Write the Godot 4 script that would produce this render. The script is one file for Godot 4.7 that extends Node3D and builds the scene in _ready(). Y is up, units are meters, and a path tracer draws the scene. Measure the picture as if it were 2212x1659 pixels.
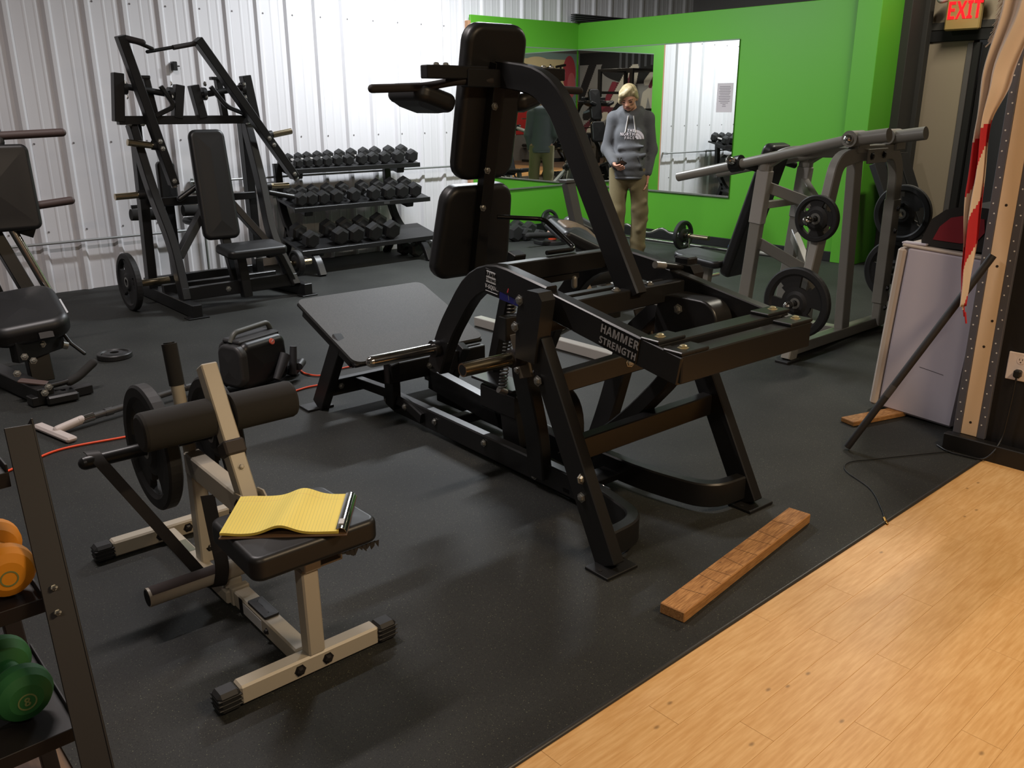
extends Node3D
# A gym corner: ribbed metal wall, green mirror corner, strength machines on rubber matting, wood floor at the right.

const RX := 8.28        # face of the green partition (faces west)
const NZ := -8.1        # face of the metal wall (faces south)
var M = {}
var taken = {}
var rng = RandomNumberGenerator.new()

func _ready() -> void:
	rng.seed = 20
	set_camera()
	set_light()
	materials()
	room()
	right_side()
	v_squat()
	leg_curl()
	pulldown_machine()
	dumbbell_rack()
	lever_machine()
	preacher_bench()
	press_machine()
	person()
	floor_items()
	corner_rack()
	back_of_room()

func set_camera() -> void:
	var c = Camera3D.new()
	c.name = "camera"
	var yaw = deg_to_rad(41.71904)
	var pitch = deg_to_rad(17.89806)
	var roll = deg_to_rad(-0.193669)
	var fw = Vector3(sin(yaw) * cos(pitch), -sin(pitch), -cos(yaw) * cos(pitch))
	var rt = Vector3(cos(yaw), 0, sin(yaw))
	var up = rt.cross(fw)
	var r2 = rt * cos(roll) + up * sin(roll)
	var u2 = up * cos(roll) - rt * sin(roll)
	c.transform = Transform3D(Basis(r2, u2, -fw), Vector3(0, 1.53, 0))
	c.fov = rad_to_deg(2.0 * atan(829.5 / 1864.326))
	c.near = 0.05
	c.far = 80.0
	add_child(c)
	c.current = true

func set_light() -> void:
	var we = WorldEnvironment.new()
	we.name = "world_environment"
	var e = Environment.new()
	e.background_mode = Environment.BG_COLOR
	e.background_color = Color(0.02, 0.02, 0.022)
	e.tonemap_mode = Environment.TONE_MAPPER_LINEAR
	e.tonemap_exposure = 1.08
	e.sdfgi_enabled = true
	e.ssao_enabled = true
	e.ssil_enabled = true
	we.environment = e
	add_child(we)
	# ceiling fixtures: [position, length along x, length along z, energy, colour]
	strip_light(Vector3(5.35, 3.35, -6.55), 1.25, 0.16, 16.0, Color(0.96, 0.98, 1.0), "bright white tube fixture hanging nearest the metal wall")
	strip_light(Vector3(7.3, 3.75, -2.9), 1.25, 0.16, 7.0, Color(1.0, 0.97, 0.9), "white tube fixture hanging nearest the exit door")
	strip_light(Vector3(1.0, 3.75, -4.2), 1.25, 0.16, 8.5, Color(1.0, 0.96, 0.95), "white tube fixture hanging over the left half of the mat")
	strip_light(Vector3(2.5, 3.2, 0.7), 1.25, 0.16, 9.0, Color(1.0, 0.88, 0.72), "warm tube fixture hanging over the wood floor")
	strip_light(Vector3(-1.3, 3.7, 1.2), 1.25, 0.16, 4.0, Color(1.0, 0.95, 0.88), "tube fixture hanging in front of the painted walls")

func strip_light(at: Vector3, lx: float, lz: float, en: float, col: Color, label: String) -> void:
	var t = thing("ceiling_light", label, "ceiling light", at)
	var b = MB.new()
	b.box(Transform3D(Basis(), Vector3(0, 0.05, 0)), Vector3(lx + 0.06, 0.05, lz + 0.06), 0.006)
	part(t, "housing", b.done(), mat("fixture", Color(0.8, 0.8, 0.8), 0.5))
	for s in [-1, 1]:
		var g = MB.new()
		g.tube([Vector3(-lx / 2, 0.01, s * lz * 0.3), Vector3(lx / 2, 0.01, s * lz * 0.3)], 0.014, 10)
		var m = StandardMaterial3D.new()
		m.albedo_color = Color(0.9, 0.9, 0.9)
		m.emission_enabled = true
		m.emission = col
		m.emission_energy_multiplier = 1.5
		part(t, "light_tube", g.done(), m)
		var rod = MB.new()
		rod.tube([Vector3(s * lx * 0.4, 0.07, 0), Vector3(s * lx * 0.4, 4.2 - at.y, 0)], 0.005, 6)
		part(t, "hanger", rod.done(), mat("fixture", Color(0.8, 0.8, 0.8), 0.5))
	var l = AreaLight3D.new()
	l.name = "lamp"
	l.area_size = Vector2(lx, lz)
	l.light_energy = en
	l.light_color = col
	l.area_range = 30.0
	l.area_attenuation = 2.0
	l.shadow_enabled = true
	l.position = Vector3(0, -0.012, 0)
	l.rotation.x = -PI / 2
	t.add_child(l)

# ---------------------------------------------------------------- helpers
func numbered(n: String, where: String) -> String:
	var k = where + "/" + n
	var i: int = taken.get(k, 0)
	taken[k] = i + 1
	return n if i == 0 else "%s_%03d" % [n, i]

func tag(o: Node, label: String, category: String, group := "") -> Node:
	o.set_meta("label", label)
	o.set_meta("category", category)
	if group != "":
		o.set_meta("group", group)
	return o

func thing(n: String, label: String, category: String, at := Vector3.ZERO, turn := 0.0, group := "") -> Node3D:
	var o = Node3D.new()
	o.name = numbered(n, "")
	o.position = at
	o.rotation.y = turn
	tag(o, label, category, group)
	add_child(o)
	return o

func part(p: Node3D, n: String, mesh: Mesh, m: Material, x := Transform3D(), label := "") -> MeshInstance3D:
	var o = MeshInstance3D.new()
	o.name = numbered(n, str(p.get_instance_id()))
	o.mesh = mesh
	o.material_override = m
	o.transform = x
	if label != "":
		o.set_meta("label", label)
	p.add_child(o)
	return o

func one(n: String, mesh: Mesh, m: Material, label: String, category: String, x := Transform3D(), group := "") -> MeshInstance3D:
	var o = MeshInstance3D.new()
	o.name = numbered(n, "")
	o.mesh = mesh
	o.material_override = m
	o.transform = x
	tag(o, label, category, group)
	add_child(o)
	return o

func struct(n: String, mesh: Mesh, m: Material, x := Transform3D()) -> MeshInstance3D:
	var o = MeshInstance3D.new()
	o.name = numbered(n, "")
	o.mesh = mesh
	o.material_override = m
	o.transform = x
	o.set_meta("kind", "structure")
	add_child(o)
	return o

func copy(o: Node3D, label := "") -> Node3D:
	var c: Node3D = o.duplicate()
	var base: String = o.name
	if base.length() > 4 and base[base.length() - 4] == "_" and base.right(3).is_valid_int():
		base = base.left(base.length() - 4)
	c.name = numbered(base, "")
	if label != "":
		c.set_meta("label", label)
	add_child(c)
	return c

func mat(n: String, c: Color, rough := 0.5, metal := 0.0, spec := 0.5) -> StandardMaterial3D:
	if M.has(n):
		return M[n]
	var m = StandardMaterial3D.new()
	m.resource_name = n
	m.albedo_color = c
	m.roughness = rough
	m.metallic = metal
	m.metallic_specular = spec
	M[n] = m
	return m

func beam(p: Node3D, n: String, a: Vector3, b: Vector3, w: float, h: float, m: Material, up := Vector3.UP, bev := 0.004) -> MeshInstance3D:
	var mb = MB.new()
	mb.beam(a, b, w, h, up, bev)
	return part(p, n, mb.done(), m)

func rod(p: Node3D, n: String, pts: Array, r: float, m: Material, seg := 14, dome := false) -> MeshInstance3D:
	var mb = MB.new()
	mb.tube(pts, r, seg, dome)
	return part(p, n, mb.done(), m)

func bent(p: Node3D, n: String, pts: Array, side: Vector3, w: float, h: float, m: Material, rad := 0.12) -> MeshInstance3D:
	var mb = MB.new()
	mb.sweep(fillet(pts, rad), side, w, h)
	return part(p, n, mb.done(), m)

func slab(p: Node3D, n: String, c: Vector3, s: Vector3, m: Material, bev := 0.004, rot := Vector3.ZERO) -> MeshInstance3D:
	var mb = MB.new()
	mb.box(Transform3D(Basis.from_euler(rot), c), s, bev)
	return part(p, n, mb.done(), m)

# hexagon bolt heads pointing along d
func bolts(p: Node3D, pts: Array, d: Vector3, r := 0.011, m: Material = null) -> void:
	var mb = MB.new()
	mb.lathe([[0.0, 0.009], [r * 0.55, 0.009], [r * 0.95, 0.006], [r, 0.0], [r * 1.45, 0.0], [r * 1.45, -0.004]], 6, along(Vector3.ZERO, d))
	var me = mb.done()
	for q in pts:
		part(p, "bolt", me, m if m else M["bolt"], Transform3D(Basis(), q))

# transform whose y axis points along d
static func along(at: Vector3, d: Vector3) -> Transform3D:
	var y = d.normalized()
	var x = y.cross(Vector3(0.31, 0.2, 0.93)).normalized()
	return Transform3D(Basis(x, y, x.cross(y)), at)

static func look(at: Vector3, z: Vector3, up := Vector3.UP) -> Transform3D:
	var zz = z.normalized()
	var x = up.cross(zz)
	if x.length() < 0.001:
		x = Vector3.RIGHT
	x = x.normalized()
	return Transform3D(Basis(x, zz.cross(x), zz), at)

static func fillet(pts: Array, rad: float, n := 7) -> Array:
	var out = [pts[0]]
	for i in range(1, pts.size() - 1):
		var p: Vector3 = pts[i]
		var a: Vector3 = pts[i - 1] - p
		var b: Vector3 = pts[i + 1] - p
		var r = minf(rad, minf(a.length(), b.length()) * 0.48)
		var q0 = p + a.normalized() * r
		var q1 = p + b.normalized() * r
		for k in n:
			var t = float(k) / (n - 1)
			out.append(q0.lerp(p, t).lerp(p.lerp(q1, t), t))
	out.append(pts[-1])
	return out

class MB:
	var v = PackedVector3Array()
	var n = PackedVector3Array()
	var u = PackedVector2Array()
	func tri(a: Vector3, b: Vector3, c: Vector3, na: Vector3, nb: Vector3, nc: Vector3, ua := Vector2.ZERO, ub := Vector2.ZERO, uc := Vector2.ZERO) -> void:
		if (c - a).cross(b - a).dot(na + nb + nc) < 0:
			v.append_array(PackedVector3Array([a, c, b])); n.append_array(PackedVector3Array([na, nc, nb])); u.append_array(PackedVector2Array([ua, uc, ub]))
		else:
			v.append_array(PackedVector3Array([a, b, c])); n.append_array(PackedVector3Array([na, nb, nc])); u.append_array(PackedVector2Array([ua, ub, uc]))
	func quad(a: Vector3, b: Vector3, c: Vector3, d: Vector3, nn: Vector3) -> void:
		tri(a, b, c, nn, nn, nn, Vector2(0, 1), Vector2(1, 1), Vector2(1, 0))
		tri(a, c, d, nn, nn, nn, Vector2(0, 1), Vector2(1, 0), Vector2(0, 0))
	func quadn(a: Vector3, b: Vector3, c: Vector3, d: Vector3, na: Vector3, nb: Vector3, nc: Vector3, nd: Vector3) -> void:
		tri(a, b, c, na, nb, nc)
		tri(a, c, d, na, nc, nd)
	func pt(T: Transform3D, h: Vector3, b: float, ax: int, sg: Vector3) -> Vector3:
		var p = Vector3(sg.x * (h.x - b), sg.y * (h.y - b), sg.z * (h.z - b))
		p[ax] = sg[ax] * h[ax]
		return T * p
	func box(T: Transform3D, s: Vector3, b := 0.003) -> void:
		var h = s / 2
		b = minf(b, minf(h.x, minf(h.y, h.z)) * 0.9)
		for ax in 3:
			var i = (ax + 1) % 3
			var j = (ax + 2) % 3
			for e in [-1.0, 1.0]:
				var q = []
				for k in [[-1.0, -1.0], [1.0, -1.0], [1.0, 1.0], [-1.0, 1.0]]:
					var sg = Vector3()
					sg[ax] = e; sg[i] = k[0]; sg[j] = k[1]
					q.append(pt(T, h, b, ax, sg))
				var nn = Vector3()
				nn[ax] = e
				quad(q[0], q[1], q[2], q[3], (T.basis * nn).normalized())
			for k in [[-1.0, -1.0], [1.0, -1.0], [1.0, 1.0], [-1.0, 1.0]]:
				var s0 = Vector3()
				s0[ax] = -1.0; s0[i] = k[0]; s0[j] = k[1]
				var s1 = s0
				s1[ax] = 1.0
				var nn = Vector3()
				nn[i] = k[0]; nn[j] = k[1]
				quad(pt(T, h, b, i, s0), pt(T, h, b, i, s1), pt(T, h, b, j, s1), pt(T, h, b, j, s0), (T.basis * nn).normalized())
		for sx in [-1.0, 1.0]:
			for sy in [-1.0, 1.0]:
				for sz in [-1.0, 1.0]:
					var sg = Vector3(sx, sy, sz)
					var nn = (T.basis * sg).normalized()
					tri(pt(T, h, b, 0, sg), pt(T, h, b, 1, sg), pt(T, h, b, 2, sg), nn, nn, nn)
	func beam(a: Vector3, b: Vector3, w: float, h: float, up := Vector3.UP, bev := 0.004) -> void:
		var z = (b - a).normalized()
		var x = up.cross(z)
		if x.length() < 0.01:
			x = Vector3.RIGHT
		x = x.normalized()
		box(Transform3D(Basis(x, z.cross(x), z), (a + b) / 2), Vector3(w, h, a.distance_to(b)), bev)
	# rectangular tube along a path that lies in the plane square to side
	func sweep(pts: Array, side: Vector3, w: float, h: float, c := 0.006) -> void:
		var s = side.normalized()
		var sec = [[w / 2 - c, h / 2], [w / 2, h / 2 - c], [w / 2, -h / 2 + c], [w / 2 - c, -h / 2], [-w / 2 + c, -h / 2], [-w / 2, -h / 2 + c], [-w / 2, h / 2 - c], [-w / 2 + c, h / 2]]
		var rings = []
		var nrm = []
		for i in pts.size():
			var t0: Vector3 = (pts[i] - pts[maxi(i - 1, 0)]).normalized()
			var t1: Vector3 = (pts[mini(i + 1, pts.size() - 1)] - pts[i]).normalized()
			if i == 0: t0 = t1
			if i == pts.size() - 1: t1 = t0
			var t = (t0 + t1).normalized()
			var k = 1.0 / maxf(0.4, t.dot(t0))
			var y = t.cross(s).normalized()
			var ring = []
			for q in sec:
				ring.append(pts[i] + s * q[0] + y * q[1] * k)
			rings.append(ring)
			nrm.append(y)
		for i in pts.size() - 1:
			for k in 8:
				var k2 = (k + 1) % 8
				var e = Vector2(sec[k2][0] - sec[k][0], sec[k2][1] - sec[k][1])
				var m = Vector2(sec[k2][0] + sec[k][0], sec[k2][1] + sec[k][1])
				var en = Vector2(-e.y, e.x).normalized()
				if en.dot(m) < 0: en = -en
				var n0: Vector3 = (s * en.x + nrm[i] * en.y).normalized()
				var n1: Vector3 = (s * en.x + nrm[i + 1] * en.y).normalized()
				quadn(rings[i][k], rings[i][k2], rings[i + 1][k2], rings[i + 1][k], n0, n0, n1, n1)
		for e in [0, pts.size() - 1]:
			var d: Vector3 = (pts[0] - pts[1]).normalized() if e == 0 else (pts[-1] - pts[-2]).normalized()
			for k in range(1, 7):
				tri(rings[e][0], rings[e][k], rings[e][k + 1], d, d, d)
	func tube(pts: Array, r: float, seg := 14, dome := false, r2 := -1.0) -> void:
		var path = pts.duplicate()
		var rad = []
		for i in path.size():
			rad.append(r if r2 < 0 else lerpf(r, r2, float(i) / maxf(1, path.size() - 1)))
		if dome:
			var d0: Vector3 = (path[0] - path[1]).normalized()
			var d1: Vector3 = (path[-1] - path[-2]).normalized()
			var ra: float = rad[0]
			var rb: float = rad[-1]
			var a: Vector3 = path[0]
			var b: Vector3 = path[-1]
			for k in [1, 2, 3, 4]:
				var f: float = k * PI / 8
				path.insert(0, a + d0 * ra * sin(f)); rad.insert(0, ra * maxf(0.05, cos(f)))
				path.append(b + d1 * rb * sin(f)); rad.append(rb * maxf(0.05, cos(f)))
		var x = Vector3.ZERO
		var rings = []
		var norms = []
		for i in path.size():
			var t: Vector3 = (path[mini(i + 1, path.size() - 1)] - path[maxi(i - 1, 0)]).normalized()
			if i == 0:
				x = t.cross(Vector3(0.21, 0.93, 0.3)).normalized()
			else:
				x = (x - t * x.dot(t)).normalized()
			var y = t.cross(x)
			var rr = []
			var nn = []
			for k in seg:
				var a = TAU * k / seg
				var d = x * cos(a) + y * sin(a)
				rr.append(path[i] + d * rad[i])
				nn.append(d)
			rings.append(rr)
			norms.append(nn)
		for i in path.size() - 1:
			var slope: float = (rad[i] - rad[i + 1]) / maxf(1e-5, path[i].distance_to(path[i + 1]))
			var t: Vector3 = (path[i + 1] - path[i]).normalized() * clampf(slope, -4.0, 4.0)
			for k in seg:
				var k2 = (k + 1) % seg
				quadn(rings[i][k], rings[i][k2], rings[i + 1][k2], rings[i + 1][k], (norms[i][k] + t).normalized(), (norms[i][k2] + t).normalized(), (norms[i + 1][k2] + t).normalized(), (norms[i + 1][k] + t).normalized())
		for e in [0, path.size() - 1]:
			var d: Vector3 = (path[0] - path[1]).normalized() if e == 0 else (path[-1] - path[-2]).normalized()
			for k in range(1, seg - 1):
				tri(rings[e][0], rings[e][k], rings[e][k + 1], d, d, d)
	# profile of [radius, height] turned about the y axis of T
	func lathe(prof: Array, seg: int, T := Transform3D()) -> void:
		for i in prof.size() - 1:
			var r0: float = prof[i][0]
			var y0: float = prof[i][1]
			var r1: float = prof[i + 1][0]
			var y1: float = prof[i + 1][1]
			var e = Vector2(r1 - r0, y1 - y0)
			var nn = Vector2(-e.y, e.x).normalized()
			for k in seg:
				var a0 = TAU * k / seg
				var a1 = TAU * (k + 1) / seg
				var c0 = Vector3(cos(a0), 0, sin(a0))
				var c1 = Vector3(cos(a1), 0, sin(a1))
				var na = (T.basis * (c0 * nn.x + Vector3.UP * nn.y)).normalized()
				var nb = (T.basis * (c1 * nn.x + Vector3.UP * nn.y)).normalized()
				if seg <= 8:
					na = (na + nb).normalized()
					nb = na
				quadn(T * (c0 * r0 + Vector3.UP * y0), T * (c1 * r0 + Vector3.UP * y0), T * (c1 * r1 + Vector3.UP * y1), T * (c0 * r1 + Vector3.UP * y1), na, nb, nb, na)
	static func rr(w: float, h: float, cr: float, n := 5) -> Array:
		var out = []
		for q in [[1, 1, 0.0], [-1, 1, PI / 2], [-1, -1, PI], [1, -1, PI * 1.5]]:
			for k in n + 1:
				var a: float = q[2] + PI / 2 * k / n
				out.append(Vector2(q[0] * (w / 2 - cr) + cr * cos(a), q[1] * (h / 2 - cr) + cr * sin(a)))
		return out
	# upholstered pad: rounded rectangle in x and y, thickness along z, soft edges; top narrower by tap; bow bends it along y
	func pad(T: Transform3D, w: float, h: float, t: float, cr: float, er: float, crown := 0.01, tap := 0.0, bow := 0.0) -> void:
		var lay = []
		for k in 5:
			var a = -PI / 2 + PI / 2 * k / 4
			lay.append([er * (1 - cos(a)), -t / 2 + er + er * sin(a), Vector2(cos(a), sin(a))])
		for k in 5:
			var a = PI / 2 * k / 4
			lay.append([er * (1 - cos(a)), t / 2 - er + er * sin(a), Vector2(cos(a), sin(a))])
		for k in [0.35, 0.7, 0.98]:
			lay.append([er + k * (minf(w, h) / 2 - er), t / 2 + crown * sqrt(k), Vector2(0.06, 1)])
		lay.push_front([minf(w, h) / 2 * 0.98, -t / 2, Vector2(0, -1)])
		var rings = []
		var nr = []
		for l in lay:
			var ins: float = l[0]
			var o = rr(w - 2 * ins, h - 2 * ins, clampf(cr - ins, 0.002, minf(w, h) / 2 - ins - 0.0005))
			var base = rr(2.0, 2.0, 0.5)
			var ring = []
			var ns = []
			for k in o.size():
				var p: Vector2 = o[k]
				var kx: float = 1.0 - tap * (p.y / h + 0.5)
				var q = Vector3(p.x * kx, p.y, l[1] + bow * (4 * p.y * p.y / (h * h)))
				ring.append(T * q)
				var a: float = PI / 2 * floorf(k / 6.0) + PI / 2 * (k % 6) / 5.0
				var d = Vector3(cos(a), sin(a), 0) * l[2].x + Vector3(0, 0, l[2].y)
				ns.append((T.basis * d).normalized())
			rings.append(ring)
			nr.append(ns)
		for i in rings.size() - 1:
			for k in rings[i].size():
				var k2: int = (k + 1) % rings[i].size()
				quadn(rings[i][k], rings[i][k2], rings[i + 1][k2], rings[i + 1][k], nr[i][k], nr[i][k2], nr[i + 1][k2], nr[i + 1][k])
		var z = (T.basis * Vector3(0, 0, 1)).normalized()
		for k in range(1, rings[-1].size() - 1):
			tri(rings[-1][0], rings[-1][k], rings[-1][k + 1], z, z, z)
			tri(rings[0][0], rings[0][k], rings[0][k + 1], -z, -z, -z)
	# weight plate: axis along z of T, nh grip openings
	func plate(T: Transform3D, R: float, t: float, nh: int, open := 0.5, ph := 0.0) -> void:
		var rs = [0.027, 0.055, 0.075, R * 0.45, R * 0.60, R * 0.76, R * 0.82, R * 0.96, R]
		var th = [t * 0.5, t * 0.5, t * 0.26, t * 0.22, t * 0.22, t * 0.26, t * 0.5, t * 0.5, t * 0.36]
		var seg = 48
		var hole = func(i: int, k: int) -> bool:
			if i < 3 or i > 4 or nh == 0: return false
			var f = fposmod(float(k) / seg * nh + ph, 1.0)
			var grow = 0.0 if i == 4 else -0.06
			return absf(f - 0.5) < open / 2 + grow
		var P = func(i: int, k: int, s: float) -> Vector3:
			var a = TAU * k / seg
			return T * Vector3(cos(a) * rs[i], sin(a) * rs[i], s * th[i])
		var N = func(i: int, k: int, s: float) -> Vector3:
			var a = TAU * k / seg
			var sl: float = -(th[i + 1] - th[i]) / (rs[i + 1] - rs[i])
			return (T.basis * Vector3(cos(a) * sl, sin(a) * sl, s)).normalized()
		for i in rs.size() - 1:
			for k in seg:
				if hole.call(i, k):
					continue
				for s in [-1.0, 1.0]:
					quadn(P.call(i, k, s), P.call(i, k + 1, s), P.call(i + 1, k + 1, s), P.call(i + 1, k, s), N.call(i, k, s), N.call(i, k + 1, s), N.call(i, k + 1, s), N.call(i, k, s))
		for k in seg:
			for e in [0, rs.size() - 1]:
				var a0 = TAU * (k + 0.5) / seg
				var d = (T.basis * Vector3(cos(a0), sin(a0), 0)) * (-1.0 if e == 0 else 1.0)
				quad(P.call(e, k, -1.0), P.call(e, k + 1, -1.0), P.call(e, k + 1, 1.0), P.call(e, k, 1.0), d)
			for i in [3, 4]:
				var h: bool = hole.call(i, k)
				var a1 = TAU * (k + 0.5) / seg
				var d = T.basis * Vector3(cos(a1), sin(a1), 0)
				if h != hole.call(i - 1, k):
					quad(P.call(i, k, -1.0), P.call(i, k + 1, -1.0), P.call(i, k + 1, 1.0), P.call(i, k, 1.0), d if h else -d)
				if h and i == 4:
					quad(P.call(5, k, -1.0), P.call(5, k + 1, -1.0), P.call(5, k + 1, 1.0), P.call(5, k, 1.0), -d)
				if h != hole.call(i, k + 1):
					var a2 = TAU * (k + 1) / seg
					var d2 = T.basis * Vector3(-sin(a2), cos(a2), 0) * (-1.0 if h else 1.0)
					quad(P.call(i, k + 1, -1.0), P.call(i + 1, k + 1, -1.0), P.call(i + 1, k + 1, 1.0), P.call(i, k + 1, 1.0), d2)
	# flat outline extruded along z of T
	func prism(T: Transform3D, o: PackedVector2Array, t: float) -> void:
		var idx = Geometry2D.triangulate_polygon(o)
		var z = (T.basis * Vector3(0, 0, 1)).normalized()
		for i in range(0, idx.size(), 3):
			for s in [-0.5, 0.5]:
				var p = []
				for k in 3:
					p.append(T * Vector3(o[idx[i + k]].x, o[idx[i + k]].y, s * t))
				var nn: Vector3 = z * signf(s)
				tri(p[0], p[1], p[2], nn, nn, nn)
		var cw = Geometry2D.is_polygon_clockwise(o)
		for i in o.size():
			var a = o[i]
			var b = o[(i + 1) % o.size()]
			var e = (b - a).normalized()
			var d = Vector2(e.y, -e.x) if not cw else Vector2(-e.y, e.x)
			var nn = (T.basis * Vector3(d.x, d.y, 0)).normalized()
			quad(T * Vector3(a.x, a.y, -t / 2), T * Vector3(b.x, b.y, -t / 2), T * Vector3(b.x, b.y, t / 2), T * Vector3(a.x, a.y, t / 2), nn)
	func done() -> ArrayMesh:
		var a = []
		a.resize(Mesh.ARRAY_MAX)
		a[Mesh.ARRAY_VERTEX] = v
		a[Mesh.ARRAY_NORMAL] = n
		a[Mesh.ARRAY_TEX_UV] = u
		var m = ArrayMesh.new()
		m.add_surface_from_arrays(Mesh.PRIMITIVE_TRIANGLES, a)
		return m

# ---------------------------------------------------------------- materials
func speck_image(sz: int, base: Color, specks: Array, seed_: int) -> Image:
	var r = RandomNumberGenerator.new()
	r.seed = seed_
	var im = Image.create(sz, sz, false, Image.FORMAT_RGB8)
	im.fill(base)
	for s in specks:
		for i in int(s[0]):
			var x = r.randi_range(0, sz - 5)
			var y = r.randi_range(0, sz - 5)
			var w = r.randi_range(1, s[2])
			var h = r.randi_range(1, s[2])
			var c: Color = s[1]
			im.fill_rect(Rect2i(x, y, w, h), base.lerp(c, r.randf_range(0.3, 1.0)))
	return im

func wood_image(w: int, h: int, a: Color, b: Color, seed_: int, knots := 0) -> Image:
	var f = FastNoiseLite.new()
	f.seed = seed_
	f.frequency = 0.02
	f.fractal_octaves = 4
	var r = RandomNumberGenerator.new()
	r.seed = seed_
	var im = Image.create(w, h, false, Image.FORMAT_RGB8)
	var ks = []
	for k in knots:
		ks.append(Vector3(r.randf() * w, r.randf() * h, r.randf_range(2, 4)))
	for y in h:
		for x in w:
			var g = f.get_noise_2d(x * 9.0, y * 0.9) * 0.75 + f.get_noise_2d(x * 30.0 + 400, y * 1.2) * 0.35
			g += 0.35 * f.get_noise_2d(x * 1.5 + 90, y * 0.6 + 70)
			var c = a.lerp(b, clampf(0.5 + g, 0.0, 1.0))
			for k in ks:
				var d = Vector2((x - k.x) * 1.0, (y - k.y) * 0.6).length()
				c = c.lerp(b.darkened(0.35), clampf(1.0 - d / k.z, 0.0, 0.7))
			im.set_pixel(x, y, c)
	return im

func textured(n: String, im: Image, rough: float, tri_scale := 0.0) -> StandardMaterial3D:
	var m = mat(n, Color.WHITE, rough)
	m.albedo_texture = ImageTexture.create_from_image(im)
	if tri_scale > 0:
		m.uv1_triplanar = true
		m.uv1_world_triplanar = true
		m.uv1_scale = Vector3.ONE * tri_scale
	return m

func materials() -> void:
	mat("black_steel", Color(0.105, 0.105, 0.107), 0.36)
	mat("black_gloss", Color(0.09, 0.09, 0.09), 0.22)
	mat("vinyl", Color(0.115, 0.115, 0.118), 0.42)
	mat("chrome", Color(0.86, 0.85, 0.83), 0.12, 1.0)
	mat("brass_chrome", Color(0.80, 0.74, 0.62), 0.2, 1.0)
	mat("bolt", Color(0.62, 0.62, 0.60), 0.38, 0.8)
	mat("silver_paint", Color(0.57, 0.56, 0.53), 0.34)
	mat("beige_paint", Color(0.70, 0.665, 0.60), 0.4)
	mat("grip", Color(0.15, 0.13, 0.125), 0.75)
	mat("foam", Color(0.15, 0.145, 0.14), 0.9)
	mat("iron", Color(0.13, 0.13, 0.13), 0.45)
	mat("rubber", Color(0.12, 0.12, 0.122), 0.6)
	mat("white_paint", Color(0.86, 0.85, 0.86), 0.45)
	mat("black_plastic", Color(0.10, 0.10, 0.105), 0.4)
	mat("white_label", Color(0.80, 0.80, 0.80), 0.6)
	# rubber floor: black crumb with pale flecks, worn in large blotches
	var fl = textured("rubber_floor", speck_image(1024, Color(0.205, 0.210, 0.200), [[26000, Color(0.12, 0.125, 0.12), 4], [9000, Color(0.33, 0.34, 0.30), 3], [3000, Color(0.60, 0.61, 0.50), 3]], 3), 0.66, 1.35)
	fl.metallic_specular = 0.4
	var nt = NoiseTexture2D.new()
	nt.width = 256
	nt.height = 256
	nt.seamless = true
	var fn = FastNoiseLite.new()
	fn.seed = 5
	fn.frequency = 0.012
	fn.fractal_octaves = 3
	nt.noise = fn
	var gr = Gradient.new()
	gr.set_color(0, Color(0.72, 0.72, 0.72))
	gr.set_color(1, Color(1, 1, 1))
	nt.color_ramp = gr
	fl.detail_enabled = true
	fl.detail_blend_mode = BaseMaterial3D.BLEND_MODE_MUL
	fl.detail_uv_layer = BaseMaterial3D.DETAIL_UV_2
	fl.detail_albedo = nt
	fl.uv2_triplanar = true
	fl.uv2_world_triplanar = true
	fl.uv2_scale = Vector3.ONE * 0.31
	textured("deck_mat", speck_image(512, Color(0.27, 0.27, 0.265), [[15000, Color(0.16, 0.16, 0.16), 3], [9000, Color(0.40, 0.40, 0.38), 2], [600, Color(0.6, 0.6, 0.55), 2]], 7), 0.62, 2.2)
	for i in 5:
		textured("plank_%d" % i, wood_image(40, 320, Color(0.89, 0.725, 0.50), Color(0.815, 0.625, 0.39), 40 + i, i % 3), 0.42)
	textured("lumber", wood_image(64, 512, Color(0.78, 0.58, 0.36), Color(0.55, 0.37, 0.19), 71, 3), 0.7)
	textured("brown_floor", wood_image(256, 256, Color(0.42, 0.33, 0.27), Color(0.26, 0.20, 0.17), 90, 4), 0.7, 1.0)
	mat("metal_wall", Color(0.86, 0.855, 0.865), 0.42)
	mat("green_paint", Color(0.345, 0.655, 0.165), 0.5)
	mat("mirror", Color(0.93, 0.94, 0.93), 0.0, 1.0)
	mat("skin", Color(0.80, 0.58, 0.48), 0.6)
	# foam-backed cloth with a fine nap
	var cl = textured("hoodie_cloth", speck_image(256, Color(0.37, 0.375, 0.385), [[9000, Color(0.30, 0.30, 0.31), 2], [5000, Color(0.45, 0.45, 0.46), 2]], 11), 0.95, 6.0)
	cl.rim_enabled = true
	cl.rim = 0.15
	var kh = textured("khaki_cloth", speck_image(256, Color(0.50, 0.45, 0.32), [[9000, Color(0.44, 0.40, 0.28), 2], [4000, Color(0.56, 0.51, 0.38), 2]], 12), 0.92, 6.0)
	kh.rim_enabled = true
	kh.rim = 0.1

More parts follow.
